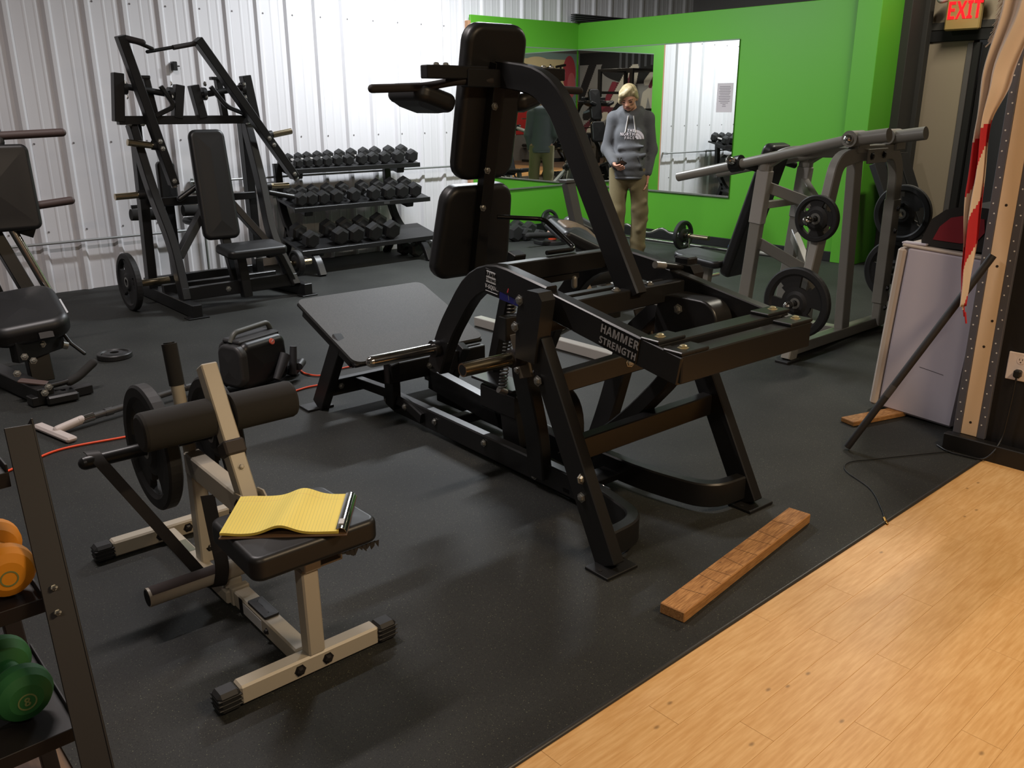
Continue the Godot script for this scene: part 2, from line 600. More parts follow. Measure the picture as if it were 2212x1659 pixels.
# ---------------------------------------------------------------- room
func room() -> void:
	# rubber mat: one sheet with a notch at the lower left
	var mb = MB.new()
	var o = PackedVector2Array([Vector2(-3.4, 8.1), Vector2(9.1, 8.1), Vector2(9.1, 1.288), Vector2(0.34, 1.288), Vector2(0.34, 2.5), Vector2(-3.4, 2.5)])
	mb.prism(Transform3D(Basis(Vector3.RIGHT, Vector3(0, 0, -1), Vector3.UP), Vector3(0, -0.006, 0)), o, 0.012)
	struct("floor", mb.done(), M["rubber_floor"])
	var e = MB.new()
	e.tube([Vector3(0.34, -0.004, -1.282), Vector3(4.02, -0.004, -1.282)], 0.009, 10)
	struct("trim_1", e.done(), mat("edge_strip", Color(0.2, 0.195, 0.19), 0.4))
	# sub-floor and the wood boards on it
	var sub = MB.new()
	sub.box(Transform3D(Basis(), Vector3(3.6, -0.062, -2.45)), Vector3(14.4, 0.1, 11.6), 0.002)
	struct("floor", sub.done(), mat("sub_floor", Color(0.5, 0.38, 0.25), 0.6))
	var far = MB.new()
	far.box(Transform3D(Basis(), Vector3(-1.55, -0.0105, 0.3)), Vector3(3.7, 0.003, 5.58), 0.001)
	struct("floor", far.done(), M["brown_floor"])
	var wood = MB.new()
	wood.box(Transform3D(Basis(), Vector3(2.2, -0.0118, 0.95)), Vector3(3.7, 0.002, 4.5), 0.0005)
	var wf = struct("floor", wood.done(), mat("plank_joint", Color(0.60, 0.46, 0.31), 0.6))
	var pm = MB.new()
	pm.box(Transform3D(), Vector3(0.9192, 0.01, 0.0993), 0.0004)
	var plank = pm.done()
	var offs = [0.14, 0.50, 0.2, 0.64, 0.233, 0.88, 0.527, 0.07, 0.75, 0.33, 0.96, 0.6, 0.22]
	for row in 11:
		var z = -1.2535 + row * 0.0998
		for k in 4:
			var x: float = 0.18 + 0.92 * (offs[row % 13] + k) + 0.46
			if x > 4.5:
				continue
			var t = Transform3D(Basis(), Vector3(x, -0.0078, z))
			if rng.randf() < 0.5:
				t.basis = Basis(Vector3.UP, PI)
			part(wf, "plank", plank, M["plank_%d" % rng.randi_range(0, 4)], t)
	# metal wall: ribbed sheets, three ribs each
	var back = MB.new()
	back.box(Transform3D(Basis(), Vector3(3.6, 2.1, NZ - 0.1)), Vector3(14.6, 4.4, 0.12), 0.002)
	var wn = struct("wall_north", back.done(), mat("wall_core", Color(0.6, 0.6, 0.6), 0.7))
	var sheet = MB.new()
	var pr = []
	for r in 3:
		var x0 = r * 0.305
		for q in [[0.0, 0.0], [0.085, 0.0], [0.095, 0.0025], [0.105, 0.0025], [0.115, 0.0], [0.170, 0.0], [0.180, 0.0025], [0.190, 0.0025], [0.200, 0.0], [0.228, 0.0], [0.251, 0.024], [0.281, 0.024], [0.304, 0.0]]:
			pr.append(Vector2(x0 + q[0], q[1]))
	pr.append(Vector2(0.9155, 0))
	for i in pr.size() - 1:
		var a: Vector2 = pr[i]
		var b: Vector2 = pr[i + 1]
		var d = (b - a).normalized()
		sheet.quad(Vector3(a.x, 0, a.y), Vector3(b.x, 0, b.y), Vector3(b.x, 4.2, b.y), Vector3(a.x, 4.2, a.y), Vector3(-d.y, 0, d.x))
		sheet.quad(Vector3(a.x, 0, a.y - 0.001), Vector3(b.x, 0, b.y - 0.001), Vector3(b.x, 4.2, b.y - 0.001), Vector3(a.x, 4.2, a.y - 0.001), Vector3(d.y, 0, -d.x))
	var sm = sheet.done()
	# rib centres fall at 3.135 + k * 0.3048 along x
	for k in range(-7, 9):
		part(wn, "panel", sm, M["metal_wall"], Transform3D(Basis(), Vector3(3.135 - 0.266 + k * 0.9145, 0, NZ)))
	var sc = MB.new()
	for row in [2.36, 1.24, 0.52]:
		for k in range(-13, 12):
			sc.lathe([[0.0, 0.006], [0.006, 0.005], [0.009, 0.0]], 6, along(Vector3(3.135 + 0.055 + k * 0.3048, row, NZ + 0.001), Vector3(0, 0, 1)))
	var scm = part(wn, "screw", sc.done(), mat("screw_grey", Color(0.45, 0.44, 0.44), 0.5))
	scm.set_meta("kind", "stuff")
	# other walls and the ceiling
	var shell = mat("grey_wall", Color(0.50, 0.49, 0.48), 0.8)
	_wall("wall_east", Vector3(10.75, 2.1, -5.9), Vector3(0.2, 4.4, 4.6), shell)
	_wall("wall_west", Vector3(-3.55, 2.1, -2.4), Vector3(0.2, 4.4, 11.6), mat("west_wall", Color(0.42, 0.41, 0.41), 0.8))
	_wall("wall_south", Vector3(3.6, 2.1, 3.35), Vector3(14.6, 4.4, 0.2), mat("south_wall", Color(0.42, 0.41, 0.41), 0.8))
	_wall("ceiling", Vector3(3.6, 4.3, -2.4), Vector3(14.6, 0.2, 11.8), mat("ceiling_paint", Color(0.62, 0.61, 0.60), 0.9))
	# green partition: left panel against the metal wall, right panel standing square to it, column at its free end
	_wall("wall_green_back", Vector3(7.46, 1.245, -8.045), Vector3(1.80, 2.49, 0.03), M["green_paint"])
	_wall("wall_green_side", Vector3(8.34, 1.245, -6.13), Vector3(0.12, 2.49, 3.86), M["green_paint"])
	_wall("wall_green_column", Vector3(8.45, 1.5, -4.25), Vector3(0.44, 3.0, 0.24), M["green_paint"])
	_wall("trim_2", Vector3(6.55, 1.18, -8.065), Vector3(0.035, 2.5, 0.07), mat("raw_stud", Color(0.72, 0.55, 0.42), 0.8))
	_wall("baseboard_green_side", Vector3(8.268, 0.05, -6.1), Vector3(0.02, 0.10, 3.80), mat("black_base", Color(0.07, 0.07, 0.07), 0.6))
	_wall("baseboard_green_back", Vector3(7.42, 0.05, -8.022), Vector3(1.7, 0.10, 0.02), M["black_base"])
	# mirrors
	var mw = thing("wall_mirror", "wide mirror on the green wall behind the standing woman", "mirror", Vector3(8.268, 1.37, -6.84))
	slab(mw, "glass", Vector3.ZERO, Vector3(0.006, 1.62, 2.36), M["mirror"], 0.002)
	slab(mw, "bottom_channel", Vector3(-0.002, -0.815, 0), Vector3(0.014, 0.02, 2.36), M["bolt"], 0.002)
	slab(mw, "top_channel", Vector3(-0.002, 0.812, 0), Vector3(0.012, 0.012, 2.36), mat("frost_trim", Color(0.5, 0.58, 0.5), 0.5), 0.002)
	var ml = thing("wall_mirror", "mirror on the narrow green wall in the corner beside the squat machine pads", "mirror", Vector3(7.52, 1.37, -8.022))
	slab(ml, "glass", Vector3.ZERO, Vector3(1.46, 1.62, 0.006), M["mirror"], 0.002)
	slab(ml, "bottom_channel", Vector3(0, -0.815, 0.002), Vector3(1.46, 0.02, 0.014), M["bolt"], 0.002)
	slab(ml, "top_channel", Vector3(0, 0.812, 0.002), Vector3(1.46, 0.012, 0.012), M["frost_trim"], 0.002)
	var nb = thing("notice", "white printed notice sheet taped to the right edge of the wide mirror", "notice", Vector3(8.2635, 1.60, -5.80))
	slab(nb, "sheet", Vector3.ZERO, Vector3(0.002, 0.30, 0.20), mat("paper", Color(0.80, 0.77, 0.78), 0.8), 0.0005)
	for i in 13:
		slab(nb, "text_line", Vector3(-0.0014, 0.115 - i * 0.017, 0), Vector3(0.0006, 0.005, [0.14, 0.15, 0.13, 0.15, 0.14, 0.12, 0.15, 0.15, 0.13, 0.14, 0.1, 0.04, 0.05][i]), mat("print_grey", Color(0.45, 0.42, 0.44), 0.8), 0.0002)
	# steel strip on the partition's top by the corner
	var ct = thing("roof_strip", "dark ribbed strip lying along the top of the green corner", "strip", Vector3(8.7, 2.56, -8.0))
	for i in 4:
		slab(ct, "rib", Vector3(0.0, -0.045 + i * 0.022, 0.0), Vector3(1.1, 0.014, 0.08), mat("strip_grey", Color(0.25, 0.25, 0.25), 0.6), 0.003)
	# wall rails: two girts in front of the sheets
	for q in [[0.87, 3.2, 6.5, "upper steel rail along the metal wall behind the dumbbell rack"], [0.435, -1.0, 3.15, "lower steel rail along the metal wall behind the pulldown machine"]]:
		var rl = thing("wall_rail", q[3], "rail", Vector3((q[1] + q[2]) / 2, q[0], NZ + 0.085))
		rod(rl, "bar", [Vector3(-(q[2] - q[1]) / 2, 0, 0), Vector3((q[2] - q[1]) / 2, 0, 0)], 0.011, mat("galv", Color(0.66, 0.67, 0.67), 0.4, 0.6))
		for k in 4:
			slab(rl, "bracket", Vector3(-(q[2] - q[1]) / 2 + 0.1 + k * ((q[2] - q[1]) - 0.2) / 3, 0, -0.04), Vector3(0.03, 0.03, 0.085), M["galv"], 0.003)
	var jb = thing("junction_box", "small black box fixed on a rib above the pulldown machine arms", "box", Vector3(3.19, 1.87, NZ + 0.04))
	slab(jb, "body", Vector3.ZERO, Vector3(0.04, 0.075, 0.06), M["black_plastic"])
	rod(jb, "stub", [Vector3(0.02, 0.0, 0.0), Vector3(0.05, 0.0, 0.0)], 0.006, M["black_plastic"], 8)
	var ob = thing("outlet_box", "grey metal outlet box on the metal wall behind the pulldown backrest", "box", Vector3(3.30, 0.83, NZ + 0.045))
	slab(ob, "body", Vector3.ZERO, Vector3(0.15, 0.13, 0.06), mat("box_grey", Color(0.5, 0.52, 0.5), 0.5), 0.006)
	rod(ob, "conduit", [Vector3(0.0, -0.065, 0.0), Vector3(0.0, -0.8, 0.0)], 0.012, M["box_grey"], 10)

func _wall(n: String, at: Vector3, s: Vector3, m: Material) -> void:
	var mb = MB.new()
	mb.box(Transform3D(Basis(), at), s, 0.004)
	struct(n, mb.done(), m)

# ---------------------------------------------------------------- V squat machine in the middle
func v_squat() -> void:
	var t = thing("squat_machine", "large black plate-loaded squat machine with tilted footplate and tall back pads", "squat machine", Vector3(2.415, 0, -1.734), deg_to_rad(-2.6))
	var k: Material = M["black_steel"]
	for s in [-1.0, 1.0]:
		# rear splayed legs with foot plates
		var fp = slab(t, "foot_plate", Vector3(s * 0.395, 0.006, 0.0), Vector3(0.15, 0.012, 0.11), k, 0.002)
		for q in [-0.055, 0.055]:
			rod(fp, "bolt_hole", [Vector3(s * 0.395 + q, 0.0125, 0.0), Vector3(s * 0.395 + q, 0.0135, 0.0)], 0.008, mat("hole_black", Color(0.01, 0.01, 0.01), 0.9), 10)
		beam(t, "rear_leg", Vector3(s * 0.395, 0.012, -0.005), Vector3(s * 0.393, 0.735, -0.395), 0.05, 0.10, k, Vector3(0, 0, 1))
		# bearing plate on top of each leg, with pivot
		var pb = MB.new()
		var o = PackedVector2Array([Vector2(-0.055, 0.0), Vector2(0.05, 0.0), Vector2(0.07, 0.16), Vector2(0.065, 0.235), Vector2(0.03, 0.262), Vector2(-0.03, 0.262), Vector2(-0.055, 0.235)])
		pb.prism(Transform3D(Basis(Vector3(0, 0, -1), Vector3(0, 0.985, 0.17).normalized(), Vector3(1, 0, 0)), Vector3(s * 0.40, 0.66, -0.43)), o, 0.062)
		part(t, "bearing_plate", pb.done(), k)
		rod(t, "bearing", [Vector3(s * 0.32, 0.835, -0.445), Vector3(s * 0.37, 0.835, -0.445)], 0.052, mat("bearing_grey", Color(0.35, 0.34, 0.32), 0.4, 0.5), 20)
		bolts(t, [Vector3(s * 0.433, 0.876, -0.455), Vector3(s * 0.433, 0.775, -0.48), Vector3(s * 0.428, 0.60, -0.36)], Vector3(s, 0, 0), 0.014)
		# uprights down to the base rails
		bent(t, "upright", [Vector3(s * 0.34, 0.74, -0.47), Vector3(s * 0.30, 0.60, -0.60), Vector3(s * 0.20, 0.26, -0.62), Vector3(s * 0.15, 0.06, -0.66)], Vector3(0.0, 0.0, 1.0), 0.10, 0.055, k, 0.1)
		# base rail, bending outward to the rear foot
		bent(t, "base_rail", [Vector3(s * 0.135, 0.075, -1.80), Vector3(s * 0.135, 0.075, -0.33), Vector3(s * 0.20, 0.075, -0.05), Vector3(s * 0.40, 0.075, -0.035)], Vector3.UP, 0.10, 0.05, k, 0.22)
		# hook at the north end of the rail
		bent(t, "rail_hook", [Vector3(s * 0.165, 0.07, -1.52), Vector3(s * 0.165, 0.115, -1.68), Vector3(s * 0.165, 0.10, -1.86)], Vector3.RIGHT, 0.03, 0.055, k, 0.1)
		bolts(t, [Vector3(s * 0.182, 0.085, -1.83), Vector3(s * 0.182, 0.095, -1.66), Vector3(s * 0.166, 0.08, -1.42), Vector3(s * 0.166, 0.09, -1.03), Vector3(s * 0.166, 0.05, -0.68)], Vector3(s, 0, 0), 0.012)
		# footplate legs
		beam(t, "front_leg", Vector3(s * 0.385, 0.012, -2.17), Vector3(s * 0.355, 0.415, -1.95), 0.05, 0.10, k, Vector3(0, 0, 1))
		slab(t, "foot_plate", Vector3(s * 0.40, 0.006, -2.19), Vector3(0.15, 0.012, 0.11), k, 0.002)
		beam(t, "short_post", Vector3(s * 0.16, 0.06, -1.80), Vector3(s * 0.22, 0.335, -1.70), 0.05, 0.075, k, Vector3(0, 0, 1))
		beam(t, "strut", Vector3(s * 0.20, 0.13, -2.10), Vector3(s * 0.15, 0.12, -1.80), 0.045, 0.05, k)
		# side arms of the carriage: pivot, over the top, down to the weight peg
		bent(t, "side_arm", [Vector3(s * 0.335, 0.875, -0.40), Vector3(s * 0.315, 0.93, -0.82), Vector3(s * 0.31, 0.62, -1.07), Vector3(s * 0.31, 0.45, -1.15)], Vector3.RIGHT, 0.055, 0.10, k, 0.28)
		var peg = rod(t, "weight_peg", [Vector3(s * 0.335, 0.545, -1.115), Vector3(s * 0.66, 0.545, -1.115)], 0.0245, M["chrome"], 22, true)
		rod(peg, "collar", [Vector3(s * 0.325, 0.545, -1.115), Vector3(s * 0.365, 0.545, -1.115)], 0.037, k, 22)
		# storage peg on a pale mount plate
		var sp = rod(t, "storage_peg", [Vector3(s * 0.345, 0.635, -0.545), Vector3(s * 0.62, 0.635, -0.545)], 0.0255, M["brass_chrome"], 22)
		rod(sp, "collar", [Vector3(s * 0.33, 0.635, -0.545), Vector3(s * 0.40, 0.635, -0.545)], 0.034, M["grip"], 22)
		rod(sp, "end_hole", [Vector3(s * 0.6195, 0.635, -0.545), Vector3(s * 0.6205, 0.635, -0.545)], 0.02, M["hole_black"], 18)
		slab(sp, "mount_plate", Vector3(s * 0.338, 0.635, -0.555), Vector3(0.012, 0.17, 0.075), mat("rust_plate", Color(0.42, 0.38, 0.32), 0.55, 0.4), 0.002, Vector3(-0.35, 0, 0))
		bolts(sp, [Vector3(s * 0.345, 0.695, -0.535), Vector3(s * 0.345, 0.575, -0.575)], Vector3(s, 0, 0), 0.012)
		# carriage side beam running to the rear weight bars
		beam(t, "carriage_beam", Vector3(s * 0.325, 0.868, -0.46), Vector3(s * 0.325, 0.752, 0.21), 0.05, 0.095, k)
		# diagonal brace from leg to carriage end
		# shoulder pad and its bracket with grip handle
		var sh = MB.new()
		sh.pad(Transform3D(Basis(Vector3(0, 0, -1), Vector3(s * 0.95, 0.30, 0).normalized(), Vector3(s * 0.30, -0.95, 0).normalized()), Vector3(s * 0.255, 1.56, -1.30)), 0.27, 0.20, 0.075, 0.05, 0.03, 0.02, 0.0, 0.0)
		part(t, "shoulder_pad", sh.done(), M["vinyl"])
		slab(t, "pad_bracket", Vector3(s * 0.21, 1.655, -1.12), Vector3(0.30, 0.05, 0.05), k, 0.004)
		bolts(t, [Vector3(s * 0.30, 1.682, -1.12), Vector3(s * 0.255, 1.682, -1.12)], Vector3.UP, 0.011)
		rod(t, "grip_handle", fillet([Vector3(s * 0.05, 1.625, -1.10), Vector3(s * 0.20, 1.625, -1.12), Vector3(s * 0.30, 1.60, -1.20), Vector3(s * 0.545, 1.592, -1.20)], 0.12), 0.0165, M["grip"], 14, true)
	# footplate: deck mat on a steel tray, toes higher
	var ta = atan2(0.21, 0.61)
	var T = Transform3D(Basis(Vector3.RIGHT, ta), Vector3(0.0, 0.438, -2.055))
	var fpm = MB.new()
	fpm.prism(T * Transform3D(Basis(Vector3.RIGHT, -PI / 2), Vector3(0, 0.004, 0)), PackedVector2Array(MB.rr(0.785, 0.645, 0.045)), 0.016)
	var deck = part(t, "footplate", fpm.done(), M["deck_mat"], Transform3D(), "footplate covered in speckled grey grip mat")
	var tr = MB.new()
	tr.box(T * Transform3D(Basis(), Vector3(0, -0.014, 0)), Vector3(0.775, 0.02, 0.635), 0.004)
	for s in [-1.0, 1.0]:
		tr.box(T * Transform3D(Basis(), Vector3(s * 0.36, -0.034, 0.0)), Vector3(0.045, 0.045, 0.52), 0.004)
	tr.box(T * Transform3D(Basis(), Vector3(0, -0.036, 0.24)), Vector3(0.74, 0.05, 0.05), 0.004)
	part(deck, "tray", tr.done(), k)
	beam(t, "upper_crossbar", Vector3(-0.24, 0.265, -1.72), Vector3(0.36, 0.265, -1.72), 0.05, 0.10, k)
	beam(t, "lower_crossbar", Vector3(-0.37, 0.12, -2.11), Vector3(0.37, 0.12, -2.11), 0.05, 0.085, k)
	bolts(t, [Vector3(0.0, 0.27, -1.693), Vector3(-0.30, 0.125, -2.083)], Vector3(0, 0, 1), 0.012)
	beam(t, "rail_tie", Vector3(-0.12, 0.07, -1.40), Vector3(0.12, 0.07, -1.40), 0.05, 0.05, k)
	beam(t, "rail_tie", Vector3(-0.12, 0.05, -0.50), Vector3(0.12, 0.05, -0.50), 0.10, 0.03, k)
	slab(t, "floor_pan", Vector3(-0.02, 0.055, -0.98), Vector3(0.22, 0.012, 0.26), k)
	# centre beam from the crossbar down to the rear, polished by wear on top
	beam(t, "centre_beam", Vector3(0.02, 0.20, -1.70), Vector3(0.02, 0.105, -0.55), 0.055, 0.11, M["black_gloss"])
	# stop block with return spring on its stand
	var stop = slab(t, "stop_block", Vector3(-0.03, 0.27, -1.03), Vector3(0.11, 0.11, 0.26), k, 0.008)
	slab(stop, "stop_lip", Vector3(-0.03, 0.345, -1.06), Vector3(0.13, 0.012, 0.30), M["black_gloss"], 0.003)
	slab(stop, "ear", Vector3(0.045, 0.355, -1.00), Vector3(0.06, 0.008, 0.07), mat("bare_steel", Color(0.75, 0.75, 0.74), 0.3, 0.7), 0.002)
	beam(t, "stop_post", Vector3(-0.03, 0.08, -0.93), Vector3(-0.03, 0.24, -0.96), 0.10, 0.12, k, Vector3(0, 0, 1))
	var hel = []
	var sa = Vector3(-0.17, 0.905, -0.79)
	var sb = Vector3(-0.17, 0.385, -0.885)
	for i in 34 * 10 + 1:
		var f = i / 340.0
		var a = TAU * i / 10.0
		hel.append(sa.lerp(sb, f) + Vector3(cos(a), 0, sin(a)) * 0.0165)
	rod(t, "return_spring", hel, 0.0032, mat("spring_steel", Color(0.42, 0.41, 0.39), 0.4, 0.7), 5)
	rod(t, "spring_hook", [sb + Vector3(-0.02, 0.0, 0), sb + Vector3(0.02, -0.02, 0)], 0.014, M["bare_steel"], 10)
	# inner column under the lever
	beam(t, "drop_link", Vector3(0.05, 0.92, -1.05), Vector3(0.05, 0.34, -1.22), 0.065, 0.055, k, Vector3(0, 0, 1))
	beam(t, "lever_crossbar", Vector3(-0.31, 0.905, -0.775), Vector3(0.34, 0.905, -0.775), 0.05, 0.075, k)
	slab(t, "bumper", Vector3(0.05, 0.852, -0.79), Vector3(0.20, 0.03, 0.06), k, 0.004)
	rod(t, "bumper_foot", [Vector3(0.12, 0.84, -0.76), Vector3(0.12, 0.81, -0.76)], 0.013, M["bolt"], 12, true)
	beam(t, "mid_crossbar", Vector3(-0.30, 0.70, -0.72), Vector3(0.34, 0.70, -0.72), 0.05, 0.095, k)
	bolts(t, [Vector3(-0.20, 0.72, -0.692), Vector3(-0.06, 0.725, -0.692)], Vector3(0, 0, 1), 0.012)
	# safety handle beside the pads
	rod(t, "safety_handle", fillet([Vector3(0.0, 0.955, -0.80), Vector3(0.16, 0.955, -0.80), Vector3(0.16, 1.06, -1.0), Vector3(-0.02, 1.075, -1.10)], 0.03), 0.010, M["black_gloss"], 10)
	# carriage cross tubes and the two loose counterweight bars at the rear
	beam(t, "carriage_crossbar", Vector3(-0.30, 0.84, -0.345), Vector3(0.30, 0.84, -0.345), 0.05, 0.075, k)
	rod(t, "carriage_rod", [Vector3(0.05, 0.85, -0.44), Vector3(0.30, 0.85, -0.44)], 0.015, k, 12)
	beam(t, "carriage_crossbar", Vector3(-0.30, 0.86, -0.43), Vector3(0.05, 0.86, -0.43), 0.04, 0.03, k)
	bolts(t, [Vector3(-0.06, 0.882, -0.345), Vector3(0.12, 0.882, -0.345)], Vector3.UP, 0.012)
	for i in 2:
		var z = 0.085 + i * 0.095
		var y = 0.775 - i * 0.017
		beam(t, "rear_bar", Vector3(-0.345, y, z), Vector3(0.345, y, z), 0.075, 0.09, k)
		for s in [-1.0, 1.0]:
			slab(t, "clamp_plate", Vector3(s * 0.285, y + 0.051, z), Vector3(0.13, 0.012, 0.078), k, 0.003)
			bolts(t, [Vector3(s * 0.30, y + 0.058, z)], Vector3.UP, 0.013, mat("zinc", Color(0.70, 0.66, 0.52), 0.4, 0.6))
	# big tilted boom: from pads down to the carriage cross tube
	bent(t, "boom", [Vector3(0.02, 1.655, -1.13), Vector3(0.02, 1.612, -0.80), Vector3(0.02, 0.845, -0.33)], Vector3.RIGHT, 0.055, 0.105, k, 0.17)
	# pad column, pads
	beam(t, "pad_column", Vector3(0.02, 1.70, -1.13), Vector3(0.02, 0.80, -1.31), 0.06, 0.05, k, Vector3(0, 0, 1))
	slab(t, "column_crossbar", Vector3(0.0, 1.635, -1.115), Vector3(0.34, 0.07, 0.055), k, 0.004)
	var d = (Vector3(0, 1.70, -1.13) - Vector3(0, 0.80, -1.31)).normalized()
	var nrm = Vector3(0, 0, -1)
	nrm = (nrm - d * nrm.dot(d)).normalized()
	var B = Basis(d.cross(nrm), d, nrm)
	var p1 = MB.new()
	p1.pad(Transform3D(B, Vector3(0.03, 1.525, -1.165) + nrm * 0.06), 0.315, 0.64, 0.075, 0.075, 0.028, 0.02)
	part(t, "back_pad", p1.done(), M["vinyl"])
	var p2 = MB.new()
	p2.pad(Transform3D(B, Vector3(0.02, 0.98, -1.275) + nrm * 0.06), 0.43, 0.425, 0.085, 0.075, 0.03, 0.02, 0.16)
	part(t, "hip_pad", p2.done(), M["vinyl"])
	bolts(t, [Vector3(0.0, 1.526, -1.135), Vector3(0.0, 1.264, -1.19), Vector3(-0.0, 1.102, -1.225)], Vector3(0, 0.1, 1), 0.012)
	# braces between the rear legs, and the long curved tube to the floor
	beam(t, "leg_crossbar", Vector3(-0.375, 0.365, -0.23), Vector3(0.375, 0.375, -0.23), 0.05, 0.085, k)
	bolts(t, [Vector3(0.422, 0.345, -0.19), Vector3(-0.422, 0.30, -0.13)], Vector3(0.0, 0.2, 1), 0.013)
	bolts(t, [Vector3(-0.423, 0.23, -0.13), Vector3(0.423, 0.30, -0.15)], Vector3(-1, 0, 0), 0.013)
	beam(t, "pivot_brace", Vector3(-0.36, 0.575, -0.36), Vector3(0.13, 0.66, -0.20), 0.05, 0.075, k)
	bolts(t, [Vector3(-0.08, 0.63, -0.24), Vector3(0.06, 0.652, -0.195)], Vector3(-0.3, 0, 1), 0.013)
	bent(t, "curved_tube", [Vector3(0.09, 0.70, -0.12), Vector3(0.07, 0.56, -0.17), Vector3(0.03, 0.33, -0.36), Vector3(0.0, 0.10, -0.66)], Vector3.RIGHT, 0.075, 0.06, k, 0.28)
	bent(t, "lower_tube", [Vector3(-0.36, 0.62, -0.42), Vector3(-0.10, 0.40, -0.50), Vector3(-0.09, 0.10, -0.52)], Vector3(0, 0, 1), 0.06, 0.05, k, 0.12)
	slab(t, "stand_foot", Vector3(-0.09, 0.05, -0.44), Vector3(0.14, 0.025, 0.14), k)
	bolts(t, [Vector3(-0.12, 0.066, -0.40), Vector3(-0.05, 0.066, -0.40)], Vector3.UP, 0.013, M["bare_steel"])
	# pendulum weight hanging under the carriage
	var pw = MB.new()
	pw.pad(Transform3D(Basis(Vector3(0, 0, 1), Vector3.UP, Vector3.LEFT), Vector3(0.235, 0.72, -0.22)), 0.30, 0.24, 0.10, 0.08, 0.01, 0.0)
	part(t, "swing_weight", pw.done(), k)
	bolts(t, [Vector3(0.18, 0.79, -0.25), Vector3(0.18, 0.67, -0.17)], Vector3(-1, 0, 0), 0.014)
	# hinge lug on the far carriage beam with a pull pin
	var lug = slab(t, "pin_bracket", Vector3(0.42, 0.885, -0.42), Vector3(0.06, 0.12, 0.075), k, 0.006)
	rod(lug, "pull_pin", [Vector3(0.22, 0.935, -0.40), Vector3(0.385, 0.905, -0.40)], 0.012, k, 12)
	rod(lug, "pin_sleeve", [Vector3(0.21, 0.937, -0.40), Vector3(0.265, 0.927, -0.40)], 0.0145, M["bare_steel"], 14)
	# maker's plate on the carriage and the placard on the side arm
	placards(t)

func text_part(p: Node3D, n: String, s: String, size: float, depth: float, m: Material, x: Transform3D, bold := true) -> void:
	var tm = TextMesh.new()
	var f = SystemFont.new()
	f.font_names = PackedStringArray(["Droid Sans"])
	f.font_weight = 700 if bold else 400
	tm.font = f
	tm.text = s
	tm.font_size = 64
	tm.pixel_size = size / 64.0
	tm.depth = depth
	part(p, n, tm, m, x)

